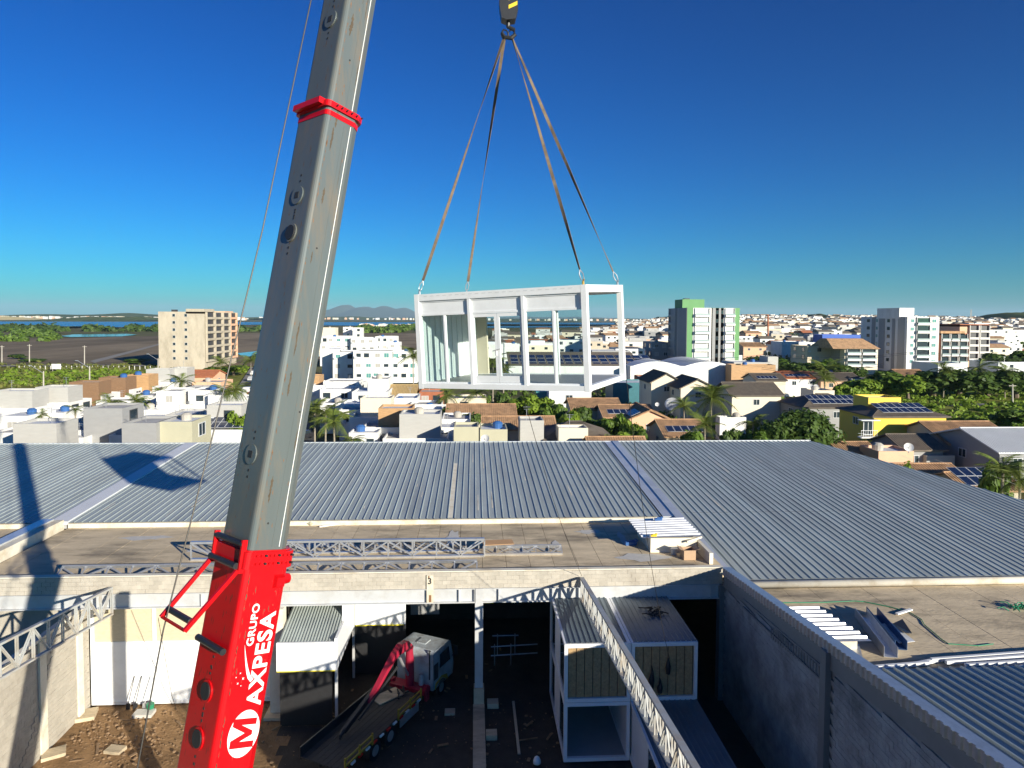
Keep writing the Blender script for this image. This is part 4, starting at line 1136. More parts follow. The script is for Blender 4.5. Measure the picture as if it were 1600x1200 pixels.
# rollers and rope guide frame on the red section
def roller(s, b_, L, name='rope_roller', r=.06):
    return MB().tube([bpt(s, b_, -L / 2), bpt(s, b_, L / 2)], r, 10).build(name, 'black_steel', bm)
roller(s_red + .10, H0 / 2 + .06, 1.0); roller(s_red - .28, H0 / 2 + .12, .95); roller(s_at(1000), H0 / 2 + .08, .95)
for n_ in (-.5, .5):
    MB().bar(bpt(s_red - .4, H0 / 2 + .04, n_), bpt(s_red + .18, H0 / 2 + .06, n_), .05, .10, SB).build('roller_bracket', 'boom_red', bm)
    MB().bar(bpt(s_red - .35, H0 / 2 + .1, n_), bpt(s_at(950) - .14, H0 / 2 + .84, n_ * .9), .06, .07, SB).build('guide_arm', 'boom_red', bm)
sg = s_at(950)
MB().tube([bpt(sg, H0 / 2 + .74, -.42), bpt(sg, H0 / 2 + .74, .42)], .055, 10).build('rope_roller', 'black_steel', bm)
MB().bar(bpt(sg - .13, H0 / 2 + .83, -.45), bpt(sg - .13, H0 / 2 + .83, .45), .04, .04, SB).build('guide_crossbar', 'boom_red', bm)
lug = MB().box(-.001, .001, -.001, .001, -.001, .001)
MB().hexa([bpt(s_at(898) - .12, -.1, W0 / 2), bpt(s_at(898) - .12, -.3, W0 / 2), bpt(s_at(898) + .12, -.3, W0 / 2), bpt(s_at(898) + .12, -.1, W0 / 2)], [bpt(s_at(898) - .08, -.12, W0 / 2 + .1), bpt(s_at(898) - .08, -.28, W0 / 2 + .1), bpt(s_at(898) + .08, -.28, W0 / 2 + .1), bpt(s_at(898) + .08, -.12, W0 / 2 + .1)]).build('lifting_lug', 'boom_red', bm)
MB().tube([bpt(s_at(903), -H0 / 2 + .1, .2), bpt(s_at(903), -H0 / 2 - .16, .2)], [.14, .09], 12).build('pivot_lug', 'boom_red', bm)
# lettering on the side face, reading upwards
def on_side(s, b_): return basis(bpt(s, b_, W0 / 2 + .004) - bm.location, U, SB, SS)
sM = s_at(1128)
n = 32; b = MB(); mtx = on_side(sM, -.02)
b.add([tuple(mtx @ Vector((.40 * math.cos(2 * math.pi * i / n), .30 * math.sin(2 * math.pi * i / n), 0))) for i in range(n)] + [tuple(mtx @ Vector((.40 * math.cos(2 * math.pi * i / n), .30 * math.sin(2 * math.pi * i / n), .004))) for i in range(n)],
      [tuple(range(n))[::-1], tuple(range(n, 2 * n))] + [(i, (i + 1) % n, n + (i + 1) % n, n + i) for i in range(n)])
b.build('logo_disc', 'white_print', bm, local=True)
b = MB(); mpts = [(0, 0), (.22, 0), (.22, .62), (.43, .12), (.57, .12), (.78, .62), (.78, 0), (1, 0), (1, 1), (.74, 1), (.5, .45), (.26, 1), (0, 1)]
mtx = on_side(sM - .27, -.24); L_ = lambda z: [tuple(mtx @ Vector((x * .50 + y * .06, y * .46, z))) for x, y in mpts]
n = len(mpts); b.add(L_(.005) + L_(.008), [tuple(range(n, 2 * n))] + [(i, (i + 1) % n, n + (i + 1) % n, n + i) for i in range(n)]); b.build('lettering', 'red_print', bm, local=True)
text_part('AXPESA', .40, 'white_print', on_side(sM + .46, -.25), bm, sx=1.08, bold=.011, space=1.09)
text_part('GRUPO', .19, 'white_print', on_side(sM + 1.52, .10), bm, sx=1.1, bold=.005, space=1.08)
b = MB(); mtx = on_side(sM + .93, .02); k = 10; l = []; r = []
for i in range(k):
    t = i / (k - 1); x_ = .0 + .62 * t; y_ = .26 * t ** .6 - .02
    l.append(tuple(mtx @ Vector((x_, y_ - .03 * (1 - t), .003)))); r.append(tuple(mtx @ Vector((x_ - .05 * (1 - t), y_ + .02 * (1 - t) + .002, .003))))
b.add(l + r, [(i, i + 1, k + i + 1, k + i) for i in range(k - 1)]); b.build('logo_swoosh', 'white_print', bm, local=True)
for (dx, dy, r_) in ((.62, .20, .028), (.72, .27, .018), (.55, .29, .022), (.66, .34, .016), (.5, .22, .015)):
    mtx = on_side(sM + .35 + dx, dy - .02); b = MB()
    b.add([tuple(mtx @ Vector((r_ * (1 if i % 2 else .4) * math.cos(math.pi * i / 4), r_ * (1 if i % 2 else .4) * math.sin(math.pi * i / 4), .003))) for i in range(8)], [tuple(range(8))]); b.build('logo_star', 'white_print', bm, local=True)
# hoist rope along the back
rp = [at(212, 1215, 11.6), at(255, 985, 12.05), at(330, 690, 12.9), at(410, 360, 13.9), at(486, 0, 15.0), at(535, -240, 15.7)]
b = MB(); b.tube(rp, .014, 6); simple('hoist_rope', 'steel hoist rope running up along the left of the boom', 'rope', b, 'rope_steel')
b = MB(); b.tube([at(247, 965, 30), at(268, 1085, 33), at(276, 1110, 33.6)], .012, 5); simple('power_cable', 'thin dark cord hanging in front of the white panels', 'cord', b, 'rope_steel')

# ================================================================== HANGING MODULE
# box hung with a slight tilt: local x along the long glazed front, y to the rear
ML, MW, MH = 5.47, 2.85, 2.8
def euler_zyx(a_, t_, r_):
    return Matrix.Rotation(a_, 3, 'Z') @ Matrix.Rotation(t_, 3, 'Y') @ Matrix.Rotation(r_, 3, 'X')
MROT = euler_zyx(-0.5545, -0.0369, 0.0403)
MC = Vector((1.368, 20.169, 18.644))
hm = thing('hanging_module', 'white glazed cabin module hanging from the crane slings', 'cabin module', MC + MROT @ Vector((0, 0, -MH / 2)))
hm.rotation_euler = MROT.to_euler()
def Q(b, name, m, par=None, **k): return b.build(name, m, par or hm, local=True, **k)
hL, hW = ML / 2, MW / 2; pw_ = .15; zt = MH
for (x, y) in ((-hL, -hW), (hL - pw_, -hW), (hL - pw_, hW - pw_), (-hL, hW - pw_)):
    Q(MB().box(x, x + pw_, y, y + pw_, 0, zt), 'corner_post', 'white_metal')
e = .003
for y in (-hW, hW - .15):
    Q(MB().box(-hL + pw_, hL - pw_, y + e, y + .15, .02, .16), 'bottom_rail', 'white_metal')
    Q(MB().box(-hL + pw_, hL - pw_, y + e, y + .15, zt - .2, zt - .004).box(-hL + pw_, hL - pw_, y + .05, y + .15, zt - .25, zt - .2), 'top_rail', 'white_metal')
for x in (-hL, hL - .15):
    Q(MB().box(x + e, x + .15 - e, -hW + pw_, hW - pw_, .02, .16), 'bottom_rail', 'white_metal')
    Q(MB().box(x + e, x + .15 - e, -hW + pw_, hW - pw_, zt - .2, zt - .004), 'top_rail', 'white_metal')
Q(MB().box(-hL + .15, hL - .15, -hW + .15, hW - .15, .06, .15), 'floor', 'interior_floor')
Q(MB().box(-hL + .15, hL - .15, -hW + .15, hW - .15, zt - .12, zt - .05), 'ceiling', 'cream_wall')
b = MB()
for k in range(5): b.box(hL - .5, hL - .2, -hW + .2 + k * .5, -hW + .28 + k * .5, zt - .19, zt - .121)
Q(b, 'ceiling_batten', 'osb')
b = MB()
for k in range(22): b.box(-hL + .35 + k * .22, -hL + .47 + k * .22, -hW - .001, -hW + .003, zt - .075, zt - .065)
Q(b, 'rail_slots', 'steel_grey')
yf = -hW + .07
bay = (ML - 2 * pw_) / 3
for k in range(3):
    xa = -hL + pw_ + k * bay; xb = xa + bay
    if k > 0: Q(MB().box(xa - .045, xa + .045, -hW + .01, -hW + .14, .16, zt - .2), 'mullion_post', 'white_metal')
    l_ = xa + (.045 if k else 0); r_ = xb - (.045 if k < 2 else 0)
    Q(MB().box(l_, r_, yf, yf + .05, zt - .58, zt - .251), 'fascia_panel', 'white_metal')
    Q(MB().box(l_, r_, yf - .015, yf + .065, zt - .64, zt - .58), 'head_frame', 'white_metal')
    Q(MB().box(l_, r_, yf - .015, yf + .065, .161, .21), 'sill_frame', 'white_metal')
    mid = (l_ + r_) / 2
    if k != 1:
        Q(MB().box(mid - .028, mid + .028, yf - .012, yf + .062, .21, zt - .64), 'mullion', 'white_metal')
        for (u, v) in ((l_ + .005, mid - .028), (mid + .028, r_ - .005)):
            Q(MB().box(u, v, yf + .02, yf + .028, .21, zt - .64), 'pane', 'clear_glass')
            Q(MB().box(u, u + .025, yf + .005, yf + .045, .21, zt - .64).box(v - .025, v, yf + .005, yf + .045, .21, zt - .64), 'pane_bead', 'white_metal')
    else:
        for (u, v, hs) in ((l_ + .01, mid - .006, -1), (mid + .006, r_ - .01, 1)):
            d_ = Q(MB().box(u, u + .075, yf, yf + .05, .215, zt - .645).box(v - .075, v, yf, yf + .05, .215, zt - .645).box(u + .075, v - .075, yf, yf + .05, .215, .40).box(u + .075, v - .075, yf, yf + .05, zt - .74, zt - .645), 'door', 'white_metal')
            Q(MB().box(u + .075, v - .075, yf + .02, yf + .028, .40, zt - .74), 'pane', 'clear_glass', d_)
        Q(MB().bar((mid - .14, yf - .05, 1.1), (mid + .10, yf - .05, 1.16), .025, .03).bar((mid - .05, yf - .05, 1.05), (mid - .05, yf, 1.05), .03, .16), 'door_handle', 'steel_grey')
# solid left end with ribbed lining, solid part of the rear
Q(MB().box(-hL + .03, -hL + .1, -hW + pw_, hW - pw_, .16, zt - .2), 'end_wall', 'white_metal')
for k in range(8):
    y = -hW + .25 + k * .3; Q(MB().box(-hL + .1, -hL + .125, y, y + .12, .16, zt - .2), 'wall_rib', 'white_metal')
Q(MB().box(-hL + pw_, -hL + pw_ + .26, hW - .12, hW - .05, .16, zt - .25), 'rear_wall', 'white_metal')
Q(MB().box(-hL + pw_ + .27, -hL + pw_ + .66, hW - .12, hW - .05, .16, zt - .25), 'rear_wall', 'cream_wall')
Q(MB().box(.55, .63, hW - .12, hW - .04, .16, zt - .25), 'rear_post', 'white_metal')
# lifting eyes
def mw(x, y, z): return hm.location + MROT @ Vector((x, y, z))
eyes = [(-hL + .12, -hW + .12), (hL - .12, -hW + .12), (hL - .12, hW - .12), (-hL + .12, hW - .12)]
hook = at(794, 50, HOOKY)
names = ('front left', 'front right', 'rear right', 'rear left')
for i, (x, y) in enumerate(eyes):
    Q(MB().tube([(x, y, zt), (x, y, zt + .08), (x + .03, y, zt + .14)], .035, 8), 'lifting_eye', 'brass' if i == 1 else 'galvanised')
    P0 = mw(x, y, zt + .1); sgn = -1 if i in (0, 3) else 1
    P1 = hook + Vector((sgn * .10, 0, -.12))
    sl = thing('lifting_sling', 'brown webbing sling to the %s corner of the hanging module' % names[i], 'sling', P1, 0, 'slings carrying the hanging module')
    d_ = (P0 - P1); L = d_.length; d_.normalize()
    a_ = d_.cross(Vector((0, 1, 0))).normalized(); c_ = d_.cross(a_)
    rings = []; n = 26
    for k in range(n):
        t = k / (n - 1); p = P1 + d_ * (t * (L - .32)); ph = .5 + i * .8 + t * 3.2
        u = a_ * math.cos(ph) + c_ * math.sin(ph); v = d_.cross(u)
        rings.append([p + u * .045 + v * .006, p - u * .045 + v * .006, p - u * .045 - v * .006, p + u * .045 - v * .006])
    MB().loft(rings).build('webbing', 'sling_web', sl)
    q = P1 + d_ * (L - .32)
    MB().tube([q, q + d_ * .12 + a_ * .05, q + d_ * .26 + a_ * .04, q + d_ * .32, q + d_ * .26 - a_ * .04, q + d_ * .12 - a_ * .05, q], .016, 6).build('shackle', 'galvanised', sl)
hk = thing('hook_block', 'black crane hook block with yellow hazard stripes above the slings', 'hook block', hook + Vector((0, 0, .35)))
T = hk.location
hx = [(-.26, .30), (-.20, -.02), (-.05, -.08), (.20, -.04), (.27, .20), (.24, 1.5), (-.28, 1.5)]
MB().loft([[T + Vector((x, -.2, z)) for x, z in hx], [T + Vector((x, .2, z)) for x, z in hx]]).build('housing', 'black_steel', hk)
for k in range(3):
    z = .22 + k * .24; b = MB(); yq = -.204
    b.hexa([T + Vector((.0, yq, z)), T + Vector((.25, yq, z + .12)), T + Vector((.25, yq + .003, z + .12)), T + Vector((.0, yq + .003, z))], [T + Vector((.0, yq, z + .11)), T + Vector((.25, yq, z + .23)), T + Vector((.25, yq + .003, z + .23)), T + Vector((.0, yq + .003, z + .11))]); b.build('hazard_stripe', 'hazard_yellow', hk)
MB().box(T.x + .02, T.x + .24, T.y - .212, T.y - .206, T.z + .62, T.z + .78).build('rating_plate', 'white_print', hk)
b = MB(); b.tube([T + Vector((0, 0, -.05)), T + Vector((0, 0, -.22))], .06, 8)
b.tube([T + Vector((.0, 0, -.2)), T + Vector((.17, 0, -.28)), T + Vector((.2, 0, -.42)), T + Vector((.08, 0, -.52)), T + Vector((-.1, 0, -.5)), T + Vector((-.18, 0, -.38)), T + Vector((-.14, 0, -.27))], [.06, .06, .06, .065, .06, .045, .02], 8); b.build('hook', 'black_steel', hk)
for s_ in (-1, 1):
    c = T + Vector((s_ * .1, 0, -.42)); MB().tube([c + Vector((math.cos(t * .7) * .1 * s_, 0, math.sin(t * .7) * .13)) for t in range(10)], .022, 6).build('ring', 'black_steel', hk)
for x in (-.12, .12): MB().tube([T + Vector((x, 0, 1.4)), T + Vector((x, 0, 14))], .012, 5).build('hoist_fall', 'rope_steel', hk)
# tag lines
for k, (p0, pm, p1) in enumerate(((mw(-.9, hW, .05), None, C0 + Vector((0, 0, .06))), (mw(hL, hW, .05), None, at(1046, 1030, 28.38)))):
    pts = []
    for i in range(14):
        t = i / 13; p = p0.lerp(p1, t); p.z -= 1.0 * math.sin(math.pi * t) * (.5 if k == 0 else .8); pts.append(p)
    b = MB(); b.tube(pts, .010, 5)
    simple('tag_line', ('thin dark tag rope from the hanging module to the long truss', 'thin tag rope from the hanging module to the upper right module')[k], 'rope', b, 'rope_steel')
p = at(1044, 1042, 28.36); b = MB(); b.tube([p + Vector((0, 0, .4)), p, p + Vector((0, 0, -.3))], [.02, .12, .09], 8); simple('rope_weight', 'black weight at the end of the tag rope', 'weight', b, 'black_rubber')
# ================================================================== TOWN
def unit_window(glass, frame='window_frame', bars=1):
    b = MB(); f = .07
    b.box(-.5, .5, -.05, .02, -.5, -.5 + f).box(-.5, .5, -.05, .02, .5 - f, .5).box(-.5, -.5 + f, -.05, .02, -.5 + f, .5 - f).box(.5 - f, .5, -.05, .02, -.5 + f, .5 - f)
    for k in range(bars):
        x = -.5 + (k + 1) / (bars + 1); b.box(x - .025, x + .025, -.045, .02, -.5 + f, .5 - f)
    b.cur = 1; b.box(-.5 + f, .5 - f, -.02, .01, -.5 + f, .5 - f)
    return b.mesh('window', [frame, glass])
WIN = {'std': unit_window('window_glass'), 'teal': unit_window('teal_glass', 'window_frame'), 'dark': unit_window('window_glass', 'dark_frame', 0), 'one': unit_window('window_glass', 'window_frame', 0), 'curtain': unit_window('curtain', 'window_frame', 1)}
def window(parent, x, y, z, w, h, face='f', kind='std', name='window'):
    ob = link(name, WIN[kind], parent, Vector((x, y, z)) - parent.location)
    ob.scale = (w, 1, h)
    if face == 'r': ob.rotation_euler = (0, 0, math.pi / 2)
    if face == 'l': ob.rotation_euler = (0, 0, -math.pi / 2)
    return ob
def body(parent, x0, x1, y0, y1, z0, z1, m, rim=.35, roofm='flat_roof'):
    b = MB(); t = .16
    b.box(x0, x1, y0, y0 + t, z0, z1).box(x0, x1, y1 - t, y1, z0, z1).box(x0, x0 + t, y0 + t, y1 - t, z0, z1).box(x1 - t, x1, y0 + t, y1 - t, z0, z1)
    w = b.build('wall', m, parent)
    MB().box(x0 + t, x1 - t, y0 + t, y1 - t, z1 - rim - .12, z1 - rim).build('roof', roofm, parent)
    return w
def flat_house(label, boxes, group=None, name='house', kind='std', cat='house'):
    """boxes: (px left, px right, py of the top, height, material, depth, windows front, windows side)"""
    t = None
    for q in boxes:
        px0, px1, py, z, m, D = q[:6]; nf = q[6] if len(q) > 6 else 0; ns = q[7] if len(q) > 7 else 0
        pm = (px0 + px1) / 2; Y = depth_for(pm, py, z)
        if t is None: t = thing(name, label, cat, (at(pm, py, Y).x, Y, -.6), 0, group)
        x0 = at(px0, py, Y).x; x1 = at(px1, py, Y).x
        body(t, x0, x1, Y, Y + D, -.6, z, m, .3, 'white_roof' if random.random() < .35 else 'flat_roof')
        fl = max(1, int((z + .6) // 3.0))
        for f in range(fl):
            zc = z - 1.35 - f * 3.0
            if zc < .6: continue
            for k in range(nf):
                xc = x0 + (x1 - x0) * (k + .5 + random.uniform(-.15, .15)) / nf
                window(t, xc, Y - .003, zc, min(1.5, (x1 - x0) * .3), random.choice((1.0, 1.2, 1.4)), 'f', random.choice((kind, 'dark', 'one', 'curtain')))
            for k in range(ns):
                yc = Y + D * (k + .5) / ns; s = 'r' if pm < 740 else 'l'
                window(t, (x1 + .003) if s == 'r' else (x0 - .003), yc, zc, min(2.2, D / ns * .6), 1.7, s, random.choice((kind, 'dark')))
        r_ = random.random()
        if r_ < .35:
            xc, yc = x0 + (x1 - x0) * random.uniform(.25, .75), Y + D * .6
            MB().tube([(xc, yc, z - .35), (xc, yc, z + .35), (xc, yc, z + .6)], [.6, .68, .35], 12).build('water_tank', random.choice(('blue_plastic', 'pole_concrete')), t)
        elif r_ < .7:
            xc, yc = x0 + (x1 - x0) * random.uniform(.2, .8), Y + D * .5
            MB().tube([(xc, yc, z - .35), (xc, yc, z + 1.6)], .03, 5).bar((xc - .5, yc, z + 1.5), (xc + .5, yc, z + 1.5), .03, .03).bar((xc - .35, yc, z + 1.2), (xc + .35, yc, z + 1.2), .03, .03).build('antenna', 'galvanised', t)
        if nf and z > 4: MB().box(x0 + .3, x0 + 1.1, Y - .35, Y - .004, z - 2.3, z - 1.7).build('air_conditioner', 'window_frame', t)
    return t
def solar(parent, o, ux, uz, nx, ny, w=1.0, h=1.7, gap=.05):
    """rows of panels from corner o along ux and uz (unit vectors)"""
    ux = Vector(ux).normalized(); uz = Vector(uz).normalized(); n = ux.cross(uz).normalized()
    if n.z < 0: n = -n
    for i in range(nx):
        for j in range(ny):
            p = Vector(o) + ux * (i * (w + gap)) + uz * (j * (h + gap)) + n * .08
            b = MB(); q = [p, p + ux * w, p + ux * w + uz * h, p + uz * h]
            b.hexa(q, [v + n * .035 for v in q])
            b.cur = 1; e = .04
            q2 = [p + ux * e + uz * e, p + ux * (w - e) + uz * e, p + ux * (w - e) + uz * (h - e), p + ux * e + uz * (h - e)]
            b.hexa([v + n * .036 for v in q2], [v + n * .042 for v in q2])
            b.build('solar_panel', ['window_frame', 'solar_cell'], parent)
def gable_house(label, px0, px1, py, zr, rise, D, axis, wall, roof, nsol=None, nwin=2, group=None, hip=False, name='house', over=.45):
    """py is the pixel row of the ridge; zr its height"""
    pm = (px0 + px1) / 2; Y = depth_for(pm, py, zr); ze = zr - rise
    t = thing(name, label, 'house', (at(pm, py, Y).x, Y, -.6), 0, group)
    if axis == 'x':
        x0 = at(px0, py, Y).x; x1 = at(px1, py, Y).x; y0, y1 = Y - D / 2, Y + D / 2
        ins = min(D / 2, (x1 - x0) * .4) if hip else 0
        A = (x0 - over, y0 - over, ze - .15); B = (x1 + over, y0 - over, ze - .15); C = (x1 + over, y1 + over, ze - .15); Dd = (x0 - over, y1 + over, ze - .15)
        E = (x0 - (over if not hip else -ins), Y, zr); F = (x1 + (over if not hip else -ins), Y, zr)
        quads = [(A, B, F, E), (C, Dd, E, F)]; tris = [(Dd, A, E), (B, C, F)]
    else:
        Y0 = Y; x0 = at(px0, py, Y0).x; x1 = at(px1, py, Y0).x; y0, y1 = Y0, Y0 + D; xm = (x0 + x1) / 2
        ins = min(D * .4, (x1 - x0) / 2) if hip else 0
        A = (x0 - over, y0 - over, ze - .15); B = (x1 + over, y0 - over, ze - .15); C = (x1 + over, y1 + over, ze - .15); Dd = (x0 - over, y1 + over, ze - .15)
        E = (xm, y0 - over + ins + (over if hip else 0), zr); F = (xm, y1 + over - ins, zr)
        quads = [(Dd, A, E, F), (B, C, F, E)]; tris = [(A, B, E), (C, Dd, F)]
    th = Vector((0, 0, -.16))
    b = MB()
    for q in quads:
        q = [Vector(v) for v in q]; b.hexa([v + th for v in q], q)
    if hip:
        for q in tris:
            q = [Vector(v) for v in q]; b.add(q + [v + th for v in q], [(0, 1, 2), (5, 4, 3), (0, 3, 4, 1), (1, 4, 5, 2), (2, 5, 3, 0)])
    rf = b.build('roof', roof, t)
    # tile courses as raised ribs down the slope
    bb = MB()
    for q in quads[:1] if axis == 'x' else quads:
        q = [Vector(v) for v in q]; n = (q[1] - q[0]).cross(q[3] - q[0]).normalized()
        if n.z < 0: n = -n
        L = (q[1] - q[0]).length; k = 0; st = .3
        while k * st < L:
            f = k * st / L; p = q[0].lerp(q[1], f) + n * .03; r = q[3].lerp(q[2], f) + n * .03
            bb.bar(p, r, .15, .05, n); k += 1
    o_ = bb.build('tile_courses', roof, rf); o_['kind'] = 'stuff'
    MB().bar(E, F, .28, .16).build('ridge_tiles', roof, rf)
    w = MB(); w.box(x0, x1, y0, y1, -.6, ze - .18)
    if not hip:
        if axis == 'x':
            for x in (x0, x1 - .15): w.loft([[(x, y0, ze - .18), (x, y1, ze - .18), (x, Y, zr - .18)], [(x + .15, y0, ze - .18), (x + .15, y1, ze - .18), (x + .15, Y, zr - .18)]])
        else:
            for y in (y0, y1 - .15): w.loft([[(x0, y, ze - .18), (x1, y, ze - .18), ((x0 + x1) / 2, y, zr - .18)], [(x0, y + .15, ze - .18), (x1, y + .15, ze - .18), ((x0 + x1) / 2, y + .15, zr - .18)]])
    w.build('wall', wall, t)
    for k in range(nwin):
        window(t, x0 + (x1 - x0) * (k + .5) / nwin, y0 - .003, ze - 1.4, 1.2, 1.1)
        if axis == 'y' and ze > 4.5: pass
    s = 'r' if pm < 740 else 'l'
    window(t, x1 + .003 if s == 'r' else x0 - .003, (y0 + y1) / 2, ze - 1.4, 1.4, 1.1, s)
    if nsol:
        q = [Vector(v) for v in quads[0]]
        if axis == 'x': o = q[0].lerp(q[1], .12).lerp(q[3].lerp(q[2], .12), .25); ux = q[1] - q[0]; uz = q[3] - q[0]
        else:
            q = [Vector(v) for v in quads[1 if pm < 740 else 0]]
            if pm < 740: o = q[0].lerp(q[1], .15).lerp(q[3], .2); ux = q[1] - q[0]; uz = q[3] - q[0]
            else: o = q[1].lerp(q[0], .15).lerp(q[2], .2); ux = q[0] - q[1]; uz = q[2] - q[1]
        if hip and axis == 'x': uz = (q[3] + q[2]) / 2 - (q[0] + q[1]) / 2
        solar(rf if False else t, o, ux, uz, nsol[0], nsol[1])
    return t
FH, GH = flat_house, gable_house
# --- left cluster of cubic houses
FH('pale house with light grey upper block at the left picture edge', [(-14, 50, 611, 6.8, 'light_grey_wall', 4.5), (-14, 50, 638, 4.2, 'white_wall', 6, 2, 1)])
FH('white house with light grey upper block, second from the left edge', [(55, 106, 605, 6.8, 'light_grey_wall', 4.5), (50, 108, 629, 4.2, 'white_wall', 7, 1, 2)])
FH('white house with dark brown stone upper block, left of the other brown one', [(108, 154, 597, 6.8, 'brown_stone', 4.5), (108, 158, 618, 4.2, 'white_wall', 7, 1, 1)])
FH('white house with brown stone upper block, next to the timber one', [(154, 196, 590, 6.8, 'brown_stone', 4.5), (155, 203, 609, 4.2, 'white_wall', 7, 1, 1)])
FH('white house with orange timber-clad upper block behind palms', [(195, 232, 586, 6.8, 'wood_cladding', 4.5), (197, 238, 604, 4.2, 'white_wall', 7, 1, 1)])
FH('house with two pale grey upper blocks in front of the beige tower', [(228, 265, 577, 6.8, 'light_grey_wall', 4.5), (265, 292, 575, 6.9, 'light_grey_wall', 4.5), (235, 272, 597, 4.2, 'white_wall', 7, 1, 1)])
GH('peach house with red tiled roof in front of the beige tower', 292, 342, 578, 5.6, 1.2, 9, 'x', 'peach_wall', 'tile_red', None, 2)
FH('low peach house with white roof beside the left street', [(300, 345, 597, 4.0, 'peach_wall', 8, 2)])
FH('white cubic house with dark door, left of a similar one', [(244, 282, 611, 6.6, 'white_wall', 6, 1), (228, 292, 640, 3.8, 'white_wall', 8)])
FH('white cubic house with tall dark door, right of a similar one', [(294, 332, 610, 6.6, 'white_wall', 6, 1), (286, 330, 606, 6.4, 'grey_wall', 5)])
FH('plain white cubic house beside the left street', [(325, 364, 617, 6.0, 'white_wall', 7), (330, 372, 634, 4, 'white_wall', 6)])
FH('large grey cubic house block in the middle of the left cluster', [(130, 191, 638, 6.8, 'grey_wall', 6, 0, 1), (96, 195, 672, 3.6, 'white_wall', 6)])
FH('pale grey block house low at the left, against the metal roof', [(20, 88, 662, 6.4, 'light_grey_wall', 4.5), (-20, 60, 676, 3.6, 'white_wall', 6), (60, 130, 684, 3.2, 'white_wall', 5)])
FH('grey cubic house beside the olive one, against the metal roof', [(190, 244, 661, 6.4, 'grey_wall', 6), (170, 250, 680, 3.4, 'white_wall', 5)])
FH('olive-beige cubic house against the metal roof', [(247, 300, 659, 6.4, 'olive_wall', 6, 0, 1)])
tq = FH('white low house with solar panels left of the boom', [(196, 300, 654, 3.9, 'white_wall', 7), (300, 382, 672, 3.6, 'white_wall', 8)])
Yq = depth_for(341, 672, 3.6); xq = at(306, 672, Yq).x
solar(tq, (xq, Yq + 2, 3.55), (1, 0, 0), (0, .95, .3), 6, 2)
FH('pale grey block house just left of the boom', [(323, 377, 633, 6.4, 'light_grey_wall', 4.5, 1), (290, 330, 650, 3.8, 'white_wall', 6)])
FH('low white carport house with dark canopy left of the grey block', [(100, 132, 650, 3.4, 'white_wall', 5), (84, 110, 648, 3.2, 'dark_frame', 3)])
# --- behind and right of the boom
ap = FH('white three-storey apartment block with small windows behind the palms', [(552, 612, 548, 9.4, 'white_wall', 13, 4, 2), (520, 556, 550, 8.6, 'white_wall', 12, 2, 2), (503, 530, 545, 9.2, 'white_wall', 14, 0, 3), (613, 652, 549, 9.0, 'white_wall', 9, 3, 0)], cat='building', name='apartment_block', kind='teal')
FH('white apartment blocks rising behind the nearer white apartment block', [(500, 548, 526, 11.4, 'white_wall', 14, 4, 2), (548, 586, 528, 11.0, 'white_wall', 12, 3, 0), (586, 618, 526, 11.3, 'white_wall', 12, 3, 0), (604, 624, 535, 10.2, 'white_wall', 8, 1, 0), (498, 524, 512, 13.4, 'cream_wall', 8, 0, 0), (536, 549, 511, 13.6, 'white_wall', 6, 1, 0), (551, 566, 512, 13.4, 'white_wall', 6, 1, 0)], cat='building', name='apartment_block', kind='teal')
FH('white house with tan timber wall beside the boom', [(478, 499, 587, 6.3, 'wood_cladding', 4.5), (485, 560, 602, 4.6, 'white_wall', 12, 2, 1)])
FH('white stepped house with tall white block under the apartments', [(574, 606, 592, 7.0, 'white_wall', 7), (550, 606, 612, 4.9, 'white_wall', 8, 2, 1), (500, 550, 608, 4.4, 'white_wall', 7, 2, 1)])
FH('white house with tan textured upper block', [(563, 611, 622, 6.6, 'cream_wall', 4.5), (524, 575, 632, 4.6, 'white_wall', 7, 1, 1)])
FH('white house with orange timber upper block', [(591, 644, 638, 6.4, 'wood_cladding', 4.5), (545, 600, 652, 4.0, 'white_wall', 7, 1, 1)])
FH('big off-white textured block house behind the metal roof', [(624, 688, 647, 6.3, 'light_grey_wall', 4.5), (565, 628, 668, 3.9, 'white_wall', 6, 1, 1), (598, 700, 685, 3.3, 'white_wall', 6)])
FH('white low house with open terrace beside the slim palm', [(615, 652, 622, 5.2, 'white_wall', 7, 1, 0), (650, 700, 640, 4.2, 'white_wall', 7)])
GH('straw-coloured thatched house beside the slim palm', 608, 650, 601, 5.4, 1.8, 8, 'x', 'brick_red', 'thatch', None, 1)
FH('red-walled shop below the left end of the hanging module', [(655, 692, 612, 4.0, 'brick_red', 6, 2)])
# --- below the hanging module
GH('orange tiled roof house below the hanging module, left one', 702, 802, 631, 5.0, 1.3, 8, 'x', 'cream_wall', 'tile_orange', None, 2)
GH('orange tiled roof house below the hanging module, nearer one', 757, 862, 650, 5.0, 1.2, 7, 'x', 'beige_wall', 'tile_orange', None, 2)
FH('small grey-white block beside the brown roof with solar panels', [(813, 850, 657, 6.0, 'light_grey_wall', 4)])
FH('olive house pair against the metal roof', [(709, 748, 667, 5.6, 'olive_wall', 4), (750, 793, 671, 5.2, 'olive_wall', 5)])
GH('brown hipped house with solar panels against the metal roof', 848, 948, 658, 5.2, 1.6, 9, 'x', 'cream_wall', 'tile_dark', (4, 1), 0, hip=True)
FH('cream water-tank block on the brown hipped house', [(873, 919, 669, 5.3, 'cream_wall', 3)], cat='tank block', name='tank_block')
GH('low orange tiled roof right of the cream tank block', 920, 1002, 682, 4.6, 1.0, 6, 'x', 'beige_wall', 'tile_orange', None, 0)
FH('white house with long white wall under the hanging module', [(858, 924, 611, 5.0, 'white_wall', 8, 1)])
FH('house with green glass front under the hanging module', [(838, 868, 612, 4.4, 'teal_glass', 6)])
